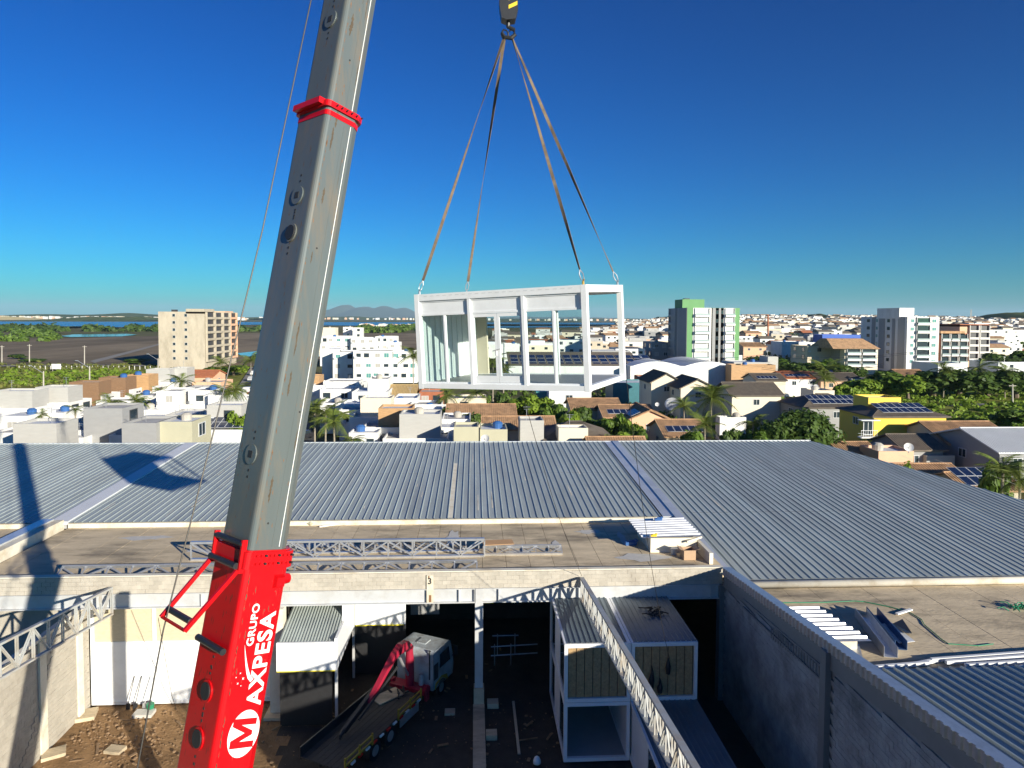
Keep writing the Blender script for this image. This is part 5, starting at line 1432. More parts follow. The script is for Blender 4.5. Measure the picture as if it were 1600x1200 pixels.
GH('orange tiled house under the right end of the hanging module', 890, 962, 622, 5.2, 1.3, 9, 'x', 'cream_wall', 'tile_orange', None, 2)
GH('orange tiled house with row of solar panels below the module end', 938, 1012, 632, 5.0, 1.3, 9, 'x', 'beige_wall', 'tile_orange', (7, 1), 1)
GH('orange tiled house with satellite dish and solar panels', 985, 1046, 640, 5.2, 1.4, 9, 'y', 'peach_wall', 'tile_orange', (4, 1), 1)
GH('orange tiled house with dark solar panels nearest the metal roof', 1028, 1095, 655, 5.0, 1.5, 9, 'x', 'beige_wall', 'tile_orange', (5, 1), 2)
# seen through the module
wq = FH('long white warehouse seen through the module glazing', [(795, 1010, 572, 5.4, 'white_wall', 22)], cat='warehouse', name='warehouse')
Yq = depth_for(900, 572, 5.4)
solar(wq, (at(800, 572, Yq).x, Yq + 1.5, 5.35), (1, 0, 0), (0, .97, .24), 16, 3, 2.2, 3.2, .5)
MB().hexa([(at(795, 572, Yq).x, Yq + .3, 5.1), (at(1005, 572, Yq).x, Yq + .3, 5.1), (at(1005, 572, Yq).x, Yq + 16, 8.6), (at(795, 572, Yq).x, Yq + 16, 8.6)],
          [(at(795, 572, Yq).x, Yq + .3, 5.25), (at(1005, 572, Yq).x, Yq + .3, 5.25), (at(1005, 572, Yq).x, Yq + 16, 8.75), (at(795, 572, Yq).x, Yq + 16, 8.75)]).build('sloped_roof', 'tile_dark', wq)
FH('tall white block seen through the module door', [(788, 812, 537, 9.5, 'white_wall', 8)])
FH('white cubic building seen through the right module panes', [(870, 918, 531, 10.5, 'white_wall', 12, 3)])
FH('blue-grey shop building behind the right end of the module', [(925, 985, 548, 8.0, 'grey_wall', 12, 4)])
# --- right middle
FH('white office block beside the green tower', [(962, 1008, 545, 8.2, 'white_wall', 12, 4)], cat='building')
FH('pale blue three-storey block left of the green tower', [(1019, 1046, 535, 10.5, 'grey_wall', 14, 2, 2)], cat='building')
fq = FH('long white factory with shallow curved roof before the green tower', [(985, 1150, 572, 5.8, 'white_wall', 26)], cat='factory', name='factory')
Yq = depth_for(1067, 572, 5.8)
for k in range(2):
    xa = at(985 + k * 82, 572, Yq).x; xb = at(985 + (k + 1) * 82, 572, Yq).x; n = 9
    b = MB(); b.loft([[(xa + (xb - xa) * i / (n - 1), y, 5.6 + 1.5 * math.sin(math.pi * i / (n - 1))) for i in range(n)] for y in (Yq + .2, Yq + 25.8)]); b.build('vaulted_roof', 'white_roof', fq)
FH('modern grey house with timber fascia right of the factory', [(1147, 1205, 566, 7.0, 'light_grey_wall', 10, 2), (1200, 1216, 557, 8.5, 'light_grey_wall', 6), (1143, 1212, 570, 6.6, 'wood_cladding', 4.5), (1126, 1150, 572, 5.5, 'white_wall', 8, 1)])
GH('cream house with dark gable roof and balcony, leftmost of three', 1018, 1066, 583, 8.3, 1.8, 10, 'y', 'cream_wall', 'tile_dark', None, 1)
GH('cream house with dark gable roof, middle of three', 1064, 1118, 592, 7.8, 1.7, 10, 'y', 'cream_wall', 'tile_dark', None, 1)
GH('cream house with wide dark roof, rightmost of three', 1130, 1204, 597, 7.6, 1.8, 9, 'x', 'cream_wall', 'tile_dark', None, 1)
FH('low building under a dark teal tarpaulin left of the dark-roofed houses', [(958, 1020, 598, 4.6, 'tarp_teal', 9)])
FH('red-walled low building behind the dark-roofed houses', [(998, 1030, 588, 4.4, 'brick_red', 5)])
GH('low house with sloping solar roof right of the dark-roofed houses', 1160, 1238, 622, 4.8, 1.5, 9, 'y', 'white_wall', 'white_roof', (5, 2), 1)
GH('grey house with large blue solar roof above the mango tree', 1236, 1332, 615, 6.4, 1.6, 10, 'x', 'grey_wall', 'tile_dark', (8, 2), 1, hip=True)
FH('cream tank block beside the blue solar roof', [(1271, 1304, 610, 6.0, 'cream_wall', 5)], cat='tank block', name='tank_block')
FH('low wall house in pale blue shade behind the palms', [(1125, 1166, 652, 3.2, 'white_wall', 2)])
GH('red tiled house with solar panels behind the meadow', 1172, 1216, 583, 5.4, 1.4, 9, 'x', 'cream_wall', 'tile_dark', (5, 1), 1)
GH('red tiled house with long roof behind the meadow', 1214, 1268, 580, 5.6, 1.3, 10, 'x', 'white_wall', 'tile_red', (6, 1), 2)
GH('brown roofed house beside the grey house behind the trees', 1268, 1330, 582, 5.4, 1.5, 10, 'x', 'peach_wall', 'tile_dark', None, 2)
FH('white school block with dark window bands right of the green tower', [(1152, 1196, 526, 9.0, 'white_wall', 10, 6)], cat='building')
GH('orange-walled house right of the green tower', 1155, 1190, 535, 9.0, 1.5, 10, 'x', 'peach_wall', 'tile_orange', None, 2)
FH('white hall with blue stripe behind the beige apartments', [(1285, 1345, 523, 10.0, 'blue_paint', 12), (1240, 1285, 535, 8.5, 'white_wall', 12, 2)], cat='building')
FH('white cubic hall left of the beige apartments', [(1222, 1264, 534, 9.0, 'white_wall', 12, 1)], cat='building')
# --- far right
yh = GH('bright yellow house with dark hipped solar roof', 1338, 1446, 629, 7.2, 1.2, 9, 'x', 'yellow_wall', 'tile_dark', (7, 2), 0, hip=True)
Yq = depth_for(1392, 629, 7.2) - 4.5
xl = at(1338, 660, Yq).x
MB().box(xl + .2, xl + 2.6, Yq - .9, Yq - .003, 2.9, 3.05).build('balcony', 'white_wall', yh)
for k in range(8): MB().box(xl + .25 + k * .32, xl + .28 + k * .32, Yq - .88, Yq - .85, 3.05, 3.95).build('baluster', 'white_metal', yh)
MB().box(xl + .2, xl + 2.6, Yq - .89, Yq - .84, 3.95, 4.0).build('handrail', 'white_metal', yh)
window(yh, xl + 1.7, Yq - .003, 4.2, 1.4, 2.0); window(yh, xl + 1.2, Yq - .003, 1.9, .9, .7); window(yh, xl + 2.6, Yq - .003, 1.9, .9, .7)
MB().box(xl + .1, xl + 2.8, Yq - 1.1, Yq - .01, 5.35, 5.45).build('awning', 'white_roof', yh)
FH('yellow water-tank block on the yellow house', [(1357, 1408, 621, 7.9, 'yellow_wall', 4)], cat='tank block', name='tank_block')
GH('brown broken-tiled house in front of the yellow house', 1388, 1445, 678, 4.6, 1.2, 7, 'x', 'grey_wall', 'tile_dark', None, 2)
GH('large brown tiled house right of the yellow house', 1440, 1540, 658, 5.6, 1.9, 11, 'x', 'cream_wall', 'tile_orange', None, 1)
FH('low terracotta block beside the roof edge', [(1373, 1428, 705, 3.6, 'peach_wall', 4)])
FH('low concrete courtyard wall block behind the roof edge', [(1448, 1492, 712, 2.6, 'light_grey_wall', 3), (1345, 1380, 697, 2.8, 'light_grey_wall', 2)])
GH('house with white ribbed metal roof at the right picture edge', 1505, 1660, 668, 6.0, 1.7, 12, 'x', 'grey_wall', 'white_roof', None, 3)
GH('low tiled roof along the diagonal roof edge', 1395, 1480, 724, 3.6, .9, 6, 'x', 'beige_wall', 'tile_orange', None, 0)
GH('low tiled roof with solar panels behind the roof edge', 1480, 1560, 737, 3.6, 1.0, 6, 'x', 'beige_wall', 'tile_orange', (4, 2), 0)
GH('low brown tiled roof left of the yellow house', 1300, 1350, 690, 3.6, .9, 6, 'x', 'beige_wall', 'tile_orange', None, 0)
GH('brown roofed house behind the right trees', 1395, 1434, 577, 5.4, 1.5, 10, 'x', 'cream_wall', 'tile_orange', None, 2)
FH('small orange-walled house behind the meadow trees', [(1303, 1320, 583, 4.5, 'peach_wall', 6, 1)])
FH('white low house behind the meadow trees', [(1330, 1362, 592, 4.2, 'white_wall', 7, 2)])
FH('grey metal shed beneath the white tower', [(1466, 1512, 568, 5.0, 'white_roof', 14)], cat='shed', name='shed')
FH('grey metal shed at the right edge behind the trees', [(1560, 1640, 566, 5.0, 'white_roof', 14, 2)], cat='shed', name='shed')
FH('long white institutional building at the right picture edge', [(1546, 1700, 516, 13.0, 'white_wall', 14, 9)], cat='building')

# --- more white cubic houses filling the left and middle rows
for i, (x0, x1, y, z, m) in enumerate(((-15, 42, 650, 4.4, 'white_wall'), (40, 98, 645, 4.2, 'white_wall'), (88, 132, 662, 3.8, 'white_wall'), (205, 246, 640, 4.0, 'white_wall'), (150, 205, 626, 4.2, 'white_wall'), (282, 326, 632, 4.2, 'white_wall'), (195, 245, 618, 4.2, 'white_wall'), (258, 300, 648, 4.2, 'light_grey_wall'), (345, 385, 622, 4.4, 'white_wall'),
        (500, 535, 630, 4.6, 'white_wall'), (530, 566, 640, 4.4, 'white_wall'), (505, 560, 596, 5.4, 'white_wall'), (606, 640, 628, 4.6, 'white_wall'), (640, 690, 632, 4.6, 'white_wall'), (690, 735, 655, 4.2, 'white_wall'), (660, 712, 668, 3.9, 'white_wall'), (545, 590, 676, 3.8, 'white_wall'), (700, 760, 622, 5.0, 'cream_wall'))):
    FH(('low white house at the very left edge', 'low white house left of the carport', 'low white house in front of the carport', 'white house behind the grey and olive blocks', 'white house before the brown stone blocks', 'white house between the two white cubes', 'white house below the timber block', 'light grey cube behind the olive block', 'white house beside the left street near the boom',
        'white house behind the near palms', 'white house right of the near palms', 'wide white house below the apartment block', 'white house left of the thatched roof', 'white house below the thatched roof', 'white house left of the orange tiled roofs', 'white house right of the big off-white block', 'low white house right of the low palm', 'cream house left of the orange tiled roofs')[i], [(x0, x1, y, z, m, random.choice((5, 6, 7)), random.choice((1, 2)), random.choice((0, 1)))])
# --- towers -----------------------------------------------------------------
def tower(label, px0, px1, py, Y, D, floors, wall, cols, side_wall=None, side_cols=None, side='l', fh=2.95, top=None, name='apartment_tower'):
    """cols: (u0, u1, kind, material) across the front; side_cols the same along the visible side"""
    x0 = at(px0, py, Y).x; x1 = at(px1, py, Y).x; z1 = at((px0 + px1) / 2, py, Y).z
    t = thing(name, label, 'building', ((x0 + x1) / 2, Y, -.8))
    body(t, x0, x1, Y, Y + D, -.8, z1, wall, .8)
    if side_wall:
        xs = x1 if side == 'r' else x0
        MB().box(min(xs, xs + (.06 if side == 'r' else -.06)), max(xs, xs + (.06 if side == 'r' else -.06)), Y + .1, Y + D - .1, -.8, z1 - .02).build('side_cladding', side_wall, t)
    fh = (z1 - 2.2) / floors
    def column(u0, u1, kind, m, onside):
        if onside:
            L = D; base = Y
        else:
            L = x1 - x0; base = x0
        a_, b_ = base + L * u0, base + L * u1
        def bx(p0, p1, d0, d1, za, zb, nm, mm, par=t):
            """box at p0..p1 along the face, d0..d1 proud of it"""
            if onside:
                xs = x1 + .07 if side == 'r' else x0 - .07; s = 1 if side == 'r' else -1
                return MB().box(min(xs + s * d0, xs + s * d1), max(xs + s * d0, xs + s * d1), p0, p1, za, zb).build(nm, mm, par)
            return MB().box(p0, p1, Y - d1, Y - d0, za, zb).build(nm, mm, par)
        if kind == 'strip': bx(a_, b_, .01, .09, 0, z1 - .05, 'colour_strip', m); return
        for f in range(floors):
            zb = 2.2 + f * fh
            mid = (a_ + b_) / 2
            if kind == 'win':
                w_ = (b_ - a_) * .8
                if onside: window(t, x1 + .075 if side == 'r' else x0 - .075, mid, zb + fh * .5, w_, fh * .42, side, m)
                else: window(t, mid, Y - .095, zb + fh * .5, w_, fh * .42, 'f', m)
            if kind == 'balc':
                bx(a_, b_, .0, .05, zb + .2, zb + fh * .85, 'recess_glass', 'window_glass')
                bx(a_, b_, .05, 1.15, zb - .12, zb + .12, 'balcony_slab', m)
                bx(a_, b_, 1.08, 1.15, zb + .12, zb + .55, 'balustrade', m)
                bx(a_ + .05, b_ - .05, 1.10, 1.13, zb + .55, zb + 1.05, 'railing_glass', 'balcony_glass')
                for e in (a_, b_ - .12): bx(e, e + .12, .05, .5, zb + .12, zb + fh - .13, 'fin', m)
            if kind == 'loggia':
                bx(a_, b_, .0, .05, zb + .2, zb + fh * .9, 'recess', 'dark_frame')
                bx(a_, b_, .05, .9, zb - .12, zb + .12, 'balcony_slab', m)
                bx(a_, b_, .82, .9, zb + .12, zb + .75, 'balustrade', m)
                for e in (a_, b_ - .2): bx(e, e + .2, .05, .85, zb + .12, zb + fh - .13, 'fin', m)
    for c in cols: column(*c, False)
    for c in (side_cols or []): column(*c, True)
    for (u0, u1, v0, v1, h, m) in (top or []):
        MB().box(x0 + (x1 - x0) * u0, x0 + (x1 - x0) * u1, Y + D * v0, Y + D * v1, z1 - .7, z1 + h).build('roof_block', m, t)
    return t
tower('beige unfinished apartment tower with rows of balconies by the salt flats', 247, 319, 487, 262, 34, 7, 'raw_concrete',
      [(.30, .38, 'win', 'one'), (.56, .64, 'win', 'one')], None,
      [(.02, .26, 'loggia', 'raw_concrete'), (.27, .50, 'loggia', 'raw_concrete'), (.52, .74, 'loggia', 'raw_concrete'), (.76, .98, 'loggia', 'peach_wall')], 'r',
      top=[(.6, 1.0, .0, .3, 1.1, 'raw_concrete'), (.2, .3, .1, .15, .8, 'dark_frame'), (.2, .95, .7, .98, .5, 'peach_wall')])
tower('green and white apartment tower with balconies in the middle right', 1074, 1156, 481, 233, 23, 7, 'green_wall',
      [(.11, .48, 'strip', 'white_wall'), (.70, .90, 'strip', 'white_wall'), (.46, .52, 'strip', 'grey_wall'), (.52, .70, 'strip', 'grey_wall'), (.54, .60, 'strip', 'white_wall'), (.64, .69, 'strip', 'white_wall'), (.14, .42, 'balc', 'white_wall'), (.72, .90, 'balc', 'white_wall'), (.54, .60, 'win', 'dark'), (.64, .69, 'win', 'dark')], None,
      [(.42, .92, 'strip', 'light_grey_wall'), (.0, .42, 'strip', 'grey_wall'), (.50, .86, 'loggia', 'light_grey_wall'), (.05, .14, 'win', 'dark'), (.22, .32, 'win', 'dark')], 'l',
      top=[(.02, .45, .3, .7, 3.1, 'green_wall'), (.1, .2, .4, .5, 3.5, 'dark_frame')])
pod = FH('white podium with parking level under the green tower', [(1078, 1160, 555, 6.0, 'white_wall', 10, 3)], cat='podium', name='podium')
tower('white apartment tower with teal glass balconies at the right', 1418, 1468, 495, 250, 31, 6, 'white_wall',
      [(.28, .70, 'balc', 'white_wall'), (.10, .22, 'win', 'teal'), (.76, .92, 'win', 'teal')], None,
      [(.05, .18, 'strip', 'light_grey_wall'), (.24, .30, 'strip', 'grey_wall'), (.45, .58, 'strip', 'grey_wall'), (.66, .74, 'strip', 'grey_wall'), (.08, .14, 'win', 'dark'), (.34, .41, 'win', 'dark'), (.60, .65, 'win', 'teal'), (.78, .86, 'win', 'dark')], 'l',
      top=[(-.02, .45, .15, .62, 3.4, 'white_wall')])
tower('brick-red apartment block with white balcony bands right of the white tower', 1470, 1512, 521, 262, 20, 4, 'brick_red',
      [(.02, .32, 'balc', 'white_wall'), (.36, .64, 'balc', 'white_wall'), (.68, .98, 'balc', 'white_wall')], top=[(.0, .9, .0, .6, .9, 'tile_orange')])
tower('unfinished brick apartment block with open top floor at the right', 1500, 1546, 508, 285, 20, 5, 'peach_wall',
      [(.3, .62, 'loggia', 'white_wall'), (.66, .98, 'loggia', 'white_wall')], top=[(.0, 1.0, .0, .9, .4, 'brick_red')])
ba = tower('beige four-storey apartments with tan pitched roof', 1320, 1372, 545, 245, 16, 3, 'cream_wall', [(.05, .45, 'balc', 'white_wall'), (.5, .92, 'balc', 'white_wall')], None, [(.2, .8, 'strip', 'grey_wall')], 'l')
Yq = 245; xa, xb = at(1300, 540, Yq).x, at(1374, 540, Yq).x; zq = at(1340, 545, Yq).z
b = MB(); b.hexa([(xa, Yq - 1, zq), (xb, Yq - 1, zq), (xb, Yq + 17, zq), (xa, Yq + 17, zq)], [(xa + 1, Yq + 6, zq + 3.6), (xb - 3, Yq + 6, zq + 3.6), (xb - 3, Yq + 10, zq + 3.6), (xa + 1, Yq + 10, zq + 3.6)]); b.build('pitched_roof', 'tile_orange', ba)
FH('beige side block of the four-storey apartments', [(1262, 1320, 541, 9.2, 'beige_wall', 14, 2, 2)], cat='building')

# --- distant town: every house a thing of its own, the rest one mass
rnd = random.Random(11)
HM = []
for m in ('white_wall', 'white_wall', 'white_wall', 'white_wall', 'white_wall', 'light_grey_wall', 'cream_wall', 'cream_wall', 'peach_wall', 'beige_wall', 'grey_wall'):
    HM.append(MB().box(-.5, .5, 0, 1, 0, 1).mesh('wall', m))
RM = []
for m in ('tile_orange', 'tile_dark', 'tile_dark', 'tile_red', 'flat_roof', 'white_roof', 'flat_roof', 'white_roof'):
    if 'tile' in m:
        b = MB(); b.hexa([(-.56, -.06, 0), (.56, -.06, 0), (.56, 1.06, 0), (-.56, 1.06, 0)], [(-.5, .46, 1), (.5, .46, 1), (.5, .54, 1), (-.5, .54, 1)])
    else:
        b = MB().box(-.3, .25, .2, .8, 0, 1).box(-.5, .5, 0, .05, 0, .35)
    RM.append(b.mesh('roof', m))
WMs = MB().box(-.5, .5, -.04, .05, 0, 1).mesh('window', 'window_glass')
WN_ = ('white', 'white', 'white', 'white', 'white', 'light grey', 'cream', 'cream', 'peach', 'beige', 'grey')
RN_ = ('orange tiled roof', 'dark pitched roof', 'dark pitched roof', 'red tiled roof', 'flat grey roof', 'flat white roof', 'flat grey roof', 'flat white roof')
ZN_ = ((960, 'seen through the module'), (1044, 'left of the green tower'), (1156, 'behind the green tower'), (1262, 'right of the green tower'), (1344, 'above the beige apartments'), (1468, 'behind the white tower'), (9999, 'right of the white tower'))
USED = set()
def far_house(px, Y, w, h, d, base):
    p = at(px, 500, Y)
    zone_ = [n for lim, n in ZN_ if px < lim][0]
    for _try in range(60):
        wi = rnd.randrange(len(HM)); k = rnd.randrange(len(RM)); h = h if _try < 12 else rnd.choice((4, 6.5, 9))
        lab = '%s %s town house with %s, %s%s' % ('tall' if h > 6.8 else 'low' if h < 5 else 'two-storey', WN_[wi], RN_[k], 'far ' if Y > 560 else 'nearer ', zone_)
        if lab not in USED: break
    USED.add(lab)
    t = thing('town_house', lab, 'house', (p.x, Y, base), rnd.uniform(-.25, .25), 'houses of the distant town')
    o = link('wall', HM[wi], t); o.scale = (w, d, h)
    o = link('roof', RM[k], t, (0, 0, h)); o.scale = (w, d, rnd.uniform(1.2, 2.2) if k < 4 else rnd.uniform(.8, 2.4))
    if Y < 800:
        for q in range(2 if h < 5 else 4):
            o = link('window', WMs, t, ((-.25 if q % 2 else .25) * w, 0, h - 2.2 - (3 if q > 1 else 0))); o.scale = (1.6, 1, 1.2)
spots = []
for k in range(300):
    u = (k + rnd.random()) / 300
    Y = 330 + 520 * u ** 1.3
    px = rnd.uniform(960, 1610) if rnd.random() < .8 else rnd.uniform(770, 960)
    if 1040 < px < 1160 and Y < 260: continue
    spots.append((px, Y))
for px, Y in spots:
    far_house(px, Y, rnd.uniform(8, 16), rnd.choice((3.5, 4, 6.5, 7, 9)), rnd.uniform(8, 14), town_h(px, Y) - .3)
b = MB(); mats_ = ['white_wall', 'cream_wall', 'light_grey_wall', 'tile_orange', 'tile_dark', 'beige_wall']
for k in range(2600):
    Y = 600 + 1250 * rnd.random() ** 1.1; px = rnd.uniform(900, 1640)
    if px < 960 and Y > 1000: continue
    p = at(px, 500, Y); z = town_h(px, Y) - .5
    if Y > 1400:
        z += 5 * max(0, math.sin((px - 1000) / 600 * math.pi)) * (Y - 1400) / 450
    w = rnd.uniform(7, 18); h = rnd.choice((3.5, 5, 6.5, 8, 10)); d = rnd.uniform(7, 14)
    b.cur = rnd.choice((0, 0, 0, 1, 1, 2, 5)); b.box(p.x, p.x + w, Y, Y + d, z, z + h)
    b.cur = rnd.choice((3, 4, 4, 0, 0, 2, 2))
    if b.cur in (3, 4): b.hexa([(p.x - .4, Y - .4, z + h), (p.x + w + .4, Y - .4, z + h), (p.x + w + .4, Y + d + .4, z + h), (p.x - .4, Y + d + .4, z + h)], [(p.x, Y + d * .45, z + h + 1.8), (p.x + w, Y + d * .45, z + h + 1.8), (p.x + w, Y + d * .55, z + h + 1.8), (p.x, Y + d * .55, z + h + 1.8)])
    else: b.box(p.x + w * .2, p.x + w * .6, Y + d * .2, Y + d * .7, z + h, z + h + 1.8)
b.build('far_town', mats_, None, label='mass of tiny houses covering the far hillside', cat='town', kind='stuff')
b = MB()
for k in range(420):
    r_ = rnd.random()
    if r_ < .45: px, Y, hz = rnd.uniform(-60, 420), rnd.uniform(4350, 4700), 6
    elif r_ < .8: px, Y, hz = rnd.uniform(420, 1050), rnd.uniform(6700, 6900), 8
    else: px, Y, hz = rnd.uniform(560, 650), rnd.uniform(1500, 1700), -.5
    p = at(px, 500, Y); w = rnd.uniform(6, 18) * (Y / 4500); b.cur = rnd.choice((0, 0, 1, 2)); b.box(p.x, p.x + w, Y - 400 if Y > 4000 else Y, Y - 380 if Y > 4000 else Y + 15, hz - 10 if Y > 4000 else hz, hz + rnd.uniform(3, 12) * (1 if Y > 4000 else .45))
b.build('far_shore_town', ['white_wall', 'cream_wall', 'peach_wall'], None, label='thin line of pale buildings along the far lagoon shore', cat='town', kind='stuff')

# --- poles, lamps, masts, dishes, cars
def pole(label, px, py_top, py_base, lamp=False):
    B = atz(px, py_base, -.6); T_ = at(px, py_top, B.y)
    t = thing('street_lamp' if lamp else 'utility_pole', label, 'street lamp' if lamp else 'utility pole', B, 0, 'poles along the left fields')
    MB().tube([B, T_], [.22, .15], 8).build('mast', 'pole_concrete', t)
    if lamp:
        for s in (-1,): MB().tube([T_ - Vector((0, 0, .6)), T_ + Vector((s * 3.4, 0, 1.6))], .07, 6).build('arm', 'galvanised', t); MB().box(T_.x + s * 4.0, T_.x + s * 3.2, T_.y - .15, T_.y + .15, T_.z + 1.5, T_.z + 1.68).build('lamp_head', 'galvanised', t)
    else: MB().box(T_.x - .9, T_.x + .9, T_.y - .06, T_.y + .06, T_.z - .5, T_.z - .35).build('crossarm', 'pole_concrete', t)
pole('concrete utility pole at the left picture edge by the salt flats', 3, 540, 571)
pole('concrete utility pole by the salt flats, second from left', 46, 538, 571)
pole('concrete utility pole by the salt flats, third from left', 132, 540, 570)
pole('street lamp behind the brown stone house', 140, 572, 600, True)
pole('street lamp behind the second grey-topped house', 68, 580, 606, True)
pole('street lamp in front of the beige tower', 247, 560, 580, True)
pole('slim utility pole in the right meadow', 1582, 600, 632)
pole('slim utility pole before the right tower', 1434, 540, 575)
tw = thing('radio_mast', 'thin lattice radio mast on the right skyline', 'mast', (at(1517, 500, 1200).x, 1200, 15))
for s in (-1, 1): MB().bar((tw.location.x + s * 1.6, 1200, 15), (tw.location.x + s * .8, 1200, 40), .5, .5).build('mast_leg', 'pole_concrete', tw)
b = MB()
for k in range(8): b.bar((tw.location.x - 1.4, 1200, 16 + k * 3), (tw.location.x + 1.4, 1200, 19 + k * 3), .3, .3)
b.build('bracing', 'pole_concrete', tw)
MB().tube([at(1200, 492, 420) - Vector((0, 0, 0)), at(1200, 540, 420)], .5, 6).build('radio_mast', 'brick_red', None, label='slim red and white mast right of the green tower', cat='mast')
def dish(label, px, py, Y, r, m='white_wall'):
    c = at(px, py, Y); t = thing('satellite_dish', label, 'satellite dish', c - Vector((0, 0, r * 1.3)))
    n = 18; d = Vector((-.35, -.8, .5)).normalized(); a_ = d.cross(Vector((0, 0, 1))).normalized(); e_ = a_.cross(d)
    rings = [[c + d * (.3 * r * (q * q) - .15 * r) + (a_ * math.cos(2 * math.pi * i / n) + e_ * math.sin(2 * math.pi * i / n)) * (r * q) for i in range(n)] for q in (.08, .4, .7, 1.0)]
    MB().loft(rings, False).build('reflector', m, t, smooth=True)
    MB().tube([c - d * .1 * r, c - Vector((0, 0, r * 1.3))], .05, 6).build('stand', 'galvanised', t); MB().tube([c, c + d * r * .8], .03, 5).build('feed_arm', 'galvanised', t)
dish('large mesh satellite dish above the orange tiled house', 1050, 632, 108, 1.15, 'steel_grey')
dish('small white satellite dish beside the large dish', 1027, 632, 112, .35)
dish('white satellite dish on the meadow house, left of a pair', 1266, 605, 140, .7)
dish('white satellite dish on the meadow house, right of a pair', 1275, 605, 141, .6)
dish('white satellite dish on the terracotta block', 1420, 699, 73, .5)
dish('white satellite dish on the roof against the metal roof', 758, 686, 74, .5)
def car(label, px, py, z, rz, m):
    p = atz(px, py, z); t = thing('parked_car', label, 'car', (p.x, p.y, z), rz)
    pr = [(-2.1, .35), (2.1, .35), (2.15, .75), (1.2, .92), (.6, 1.42), (-1.1, 1.45), (-1.9, .95), (-2.15, .85)]
    MB().loft([[(x, -.85, q) for x, q in pr], [(x, .85, q) for x, q in pr]]).build('body', m, t, local=True)
    for x in (-1.3, 1.3):
        for y in (-.8, .65): MB().disc((x, y, .32), (0, 1, 0), .32, .2, 12).build('wheel', 'black_rubber', t, local=True)
    for y in (-.87, .855): MB().hexa([(-1.4, y, .95), (.95, y, .95), (.95, y + .015, .95), (-1.4, y + .015, .95)], [(-1.0, y, 1.38), (.55, y, 1.38), (.55, y + .015, 1.38), (-1.0, y + .015, 1.38)]).build('side_window', 'window_glass', t, local=True)
car('red car parked under the left carport', 104, 668, -.3, 1.4, 'car_red')
car('white car parked beside the red car at the left carport', 91, 669, -.3, 1.4, 'car_white')
car('dark car parked beside the near palms', 474, 686, -.3, 1.3, 'car_dark')
for k in range(6): car(('dark', 'white', 'grey', 'dark', 'white', 'red')[k] + ' car on the left street, number %s from the far end' % ('one', 'two', 'three', 'four', 'five', 'six')[k], 402 - k * 3.5, 577 + k * 9, -.3, 1.5, ('car_dark', 'car_white', 'steel_grey', 'car_dark', 'car_white', 'car_red')[k])
for k, (xa, ya, xb, yb, Y) in enumerate(((960, 556, 1200, 553, 175), (1195, 553, 1440, 548, 178), (1440, 548, 1640, 556, 180), (1190, 574, 1380, 568, 150), (0, 566, 250, 560, 262))):
    for j in range(2):
        A = at(xa, ya + j * 2.5, Y); B = at(xb, yb + j * 2.5, Y); b = MB()
        b.tube([A.lerp(B, i / 10) - Vector((0, 0, 1.4 * math.sin(math.pi * i / 10))) for i in range(11)], .035, 4)
        b.build('power_line', 'black_rubber', None, label='%s overhead power line %s' % (('upper', 'lower')[j], ('left of the modern grey house', 'before the beige apartments', 'before the right towers', 'over the meadow houses', 'along the salt flats')[k]), cat='power line', group='overhead lines')
bb = thing('billboard', 'small white signboard in the left grass field', 'sign', atz(88, 580, -.6))
q = bb.location; MB().box(q.x - 1.6, q.x + 1.6, q.y - .05, q.y + .05, q.z + .8, q.z + 2.6).build('board', 'white_wall', bb)
for s in (-1, 1): MB().box(q.x + s * 1.3 - .06, q.x + s * 1.3 + .06, q.y + .06, q.y + .16, q.z, q.z + 2.5).build('post', 'pole_concrete', bb)
fn = thing('field_fence', 'line of white fence posts across the left grass field', 'fence', atz(120, 578, -.6))
for k in range(26): p = atz(30 + k * 8.2, 577.5, -.6); MB().box(p.x - .08, p.x + .08, p.y - .08, p.y + .08, -.6, .8).build('fence_post', 'white_wall', fn)

# ================================================================== VEGETATION
def leaf_quads(b, c, R, n, s, flat=.8, rg=random):
    for _ in range(n):
        u = Vector((rg.gauss(0, 1), rg.gauss(0, 1), rg.gauss(0, 1) * flat)).normalized()
        p = c + u * (R * rg.uniform(.55, 1.05))
        nrm = (u + Vector((rg.uniform(-.7, .7), rg.uniform(-.7, .7), rg.uniform(-.2, .9)))).normalized()
        a_ = nrm.cross(Vector((rg.uniform(-1, 1), rg.uniform(-1, 1), rg.uniform(-1, 1)))).normalized(); c_ = nrm.cross(a_)
        q = s * rg.uniform(.6, 1.3)
        b.add([p - a_ * q - c_ * q * .5, p + a_ * q * .2 - c_ * q * .7, p + a_ * q + c_ * q * .3, p - a_ * q * .3 + c_ * q * .7], [(0, 1, 2, 3)])
def tree_mesh(seed, blobs=16, n=170, s=.052, flat=.7, lm='leaf_mid'):
    rg = random.Random(seed); b = MB(); tb = MB(); tb.tube([(0, 0, 0), (.01, .01, .25), (.0, .02, .5)], [.05, .038, .028], 7)
    for k in range(blobs):
        a_ = rg.uniform(0, 6.28); r = rg.uniform(.05, .34) ; z = .5 + rg.uniform(-.14, .34) * (1 - r * 1.2)
        c = Vector((math.cos(a_) * r, math.sin(a_) * r, z)); leaf_quads(b, c, rg.uniform(.12, .2), n, s, flat, rg)
        tb.tube([(0, 0, .32 + .1 * rg.random()), (c.x * .5, c.y * .5, (c.z + .4) / 2), tuple(c)], [.022, .014, .006], 5)
    return b.mesh('crown', lm), tb.mesh('trunk', 'trunk')
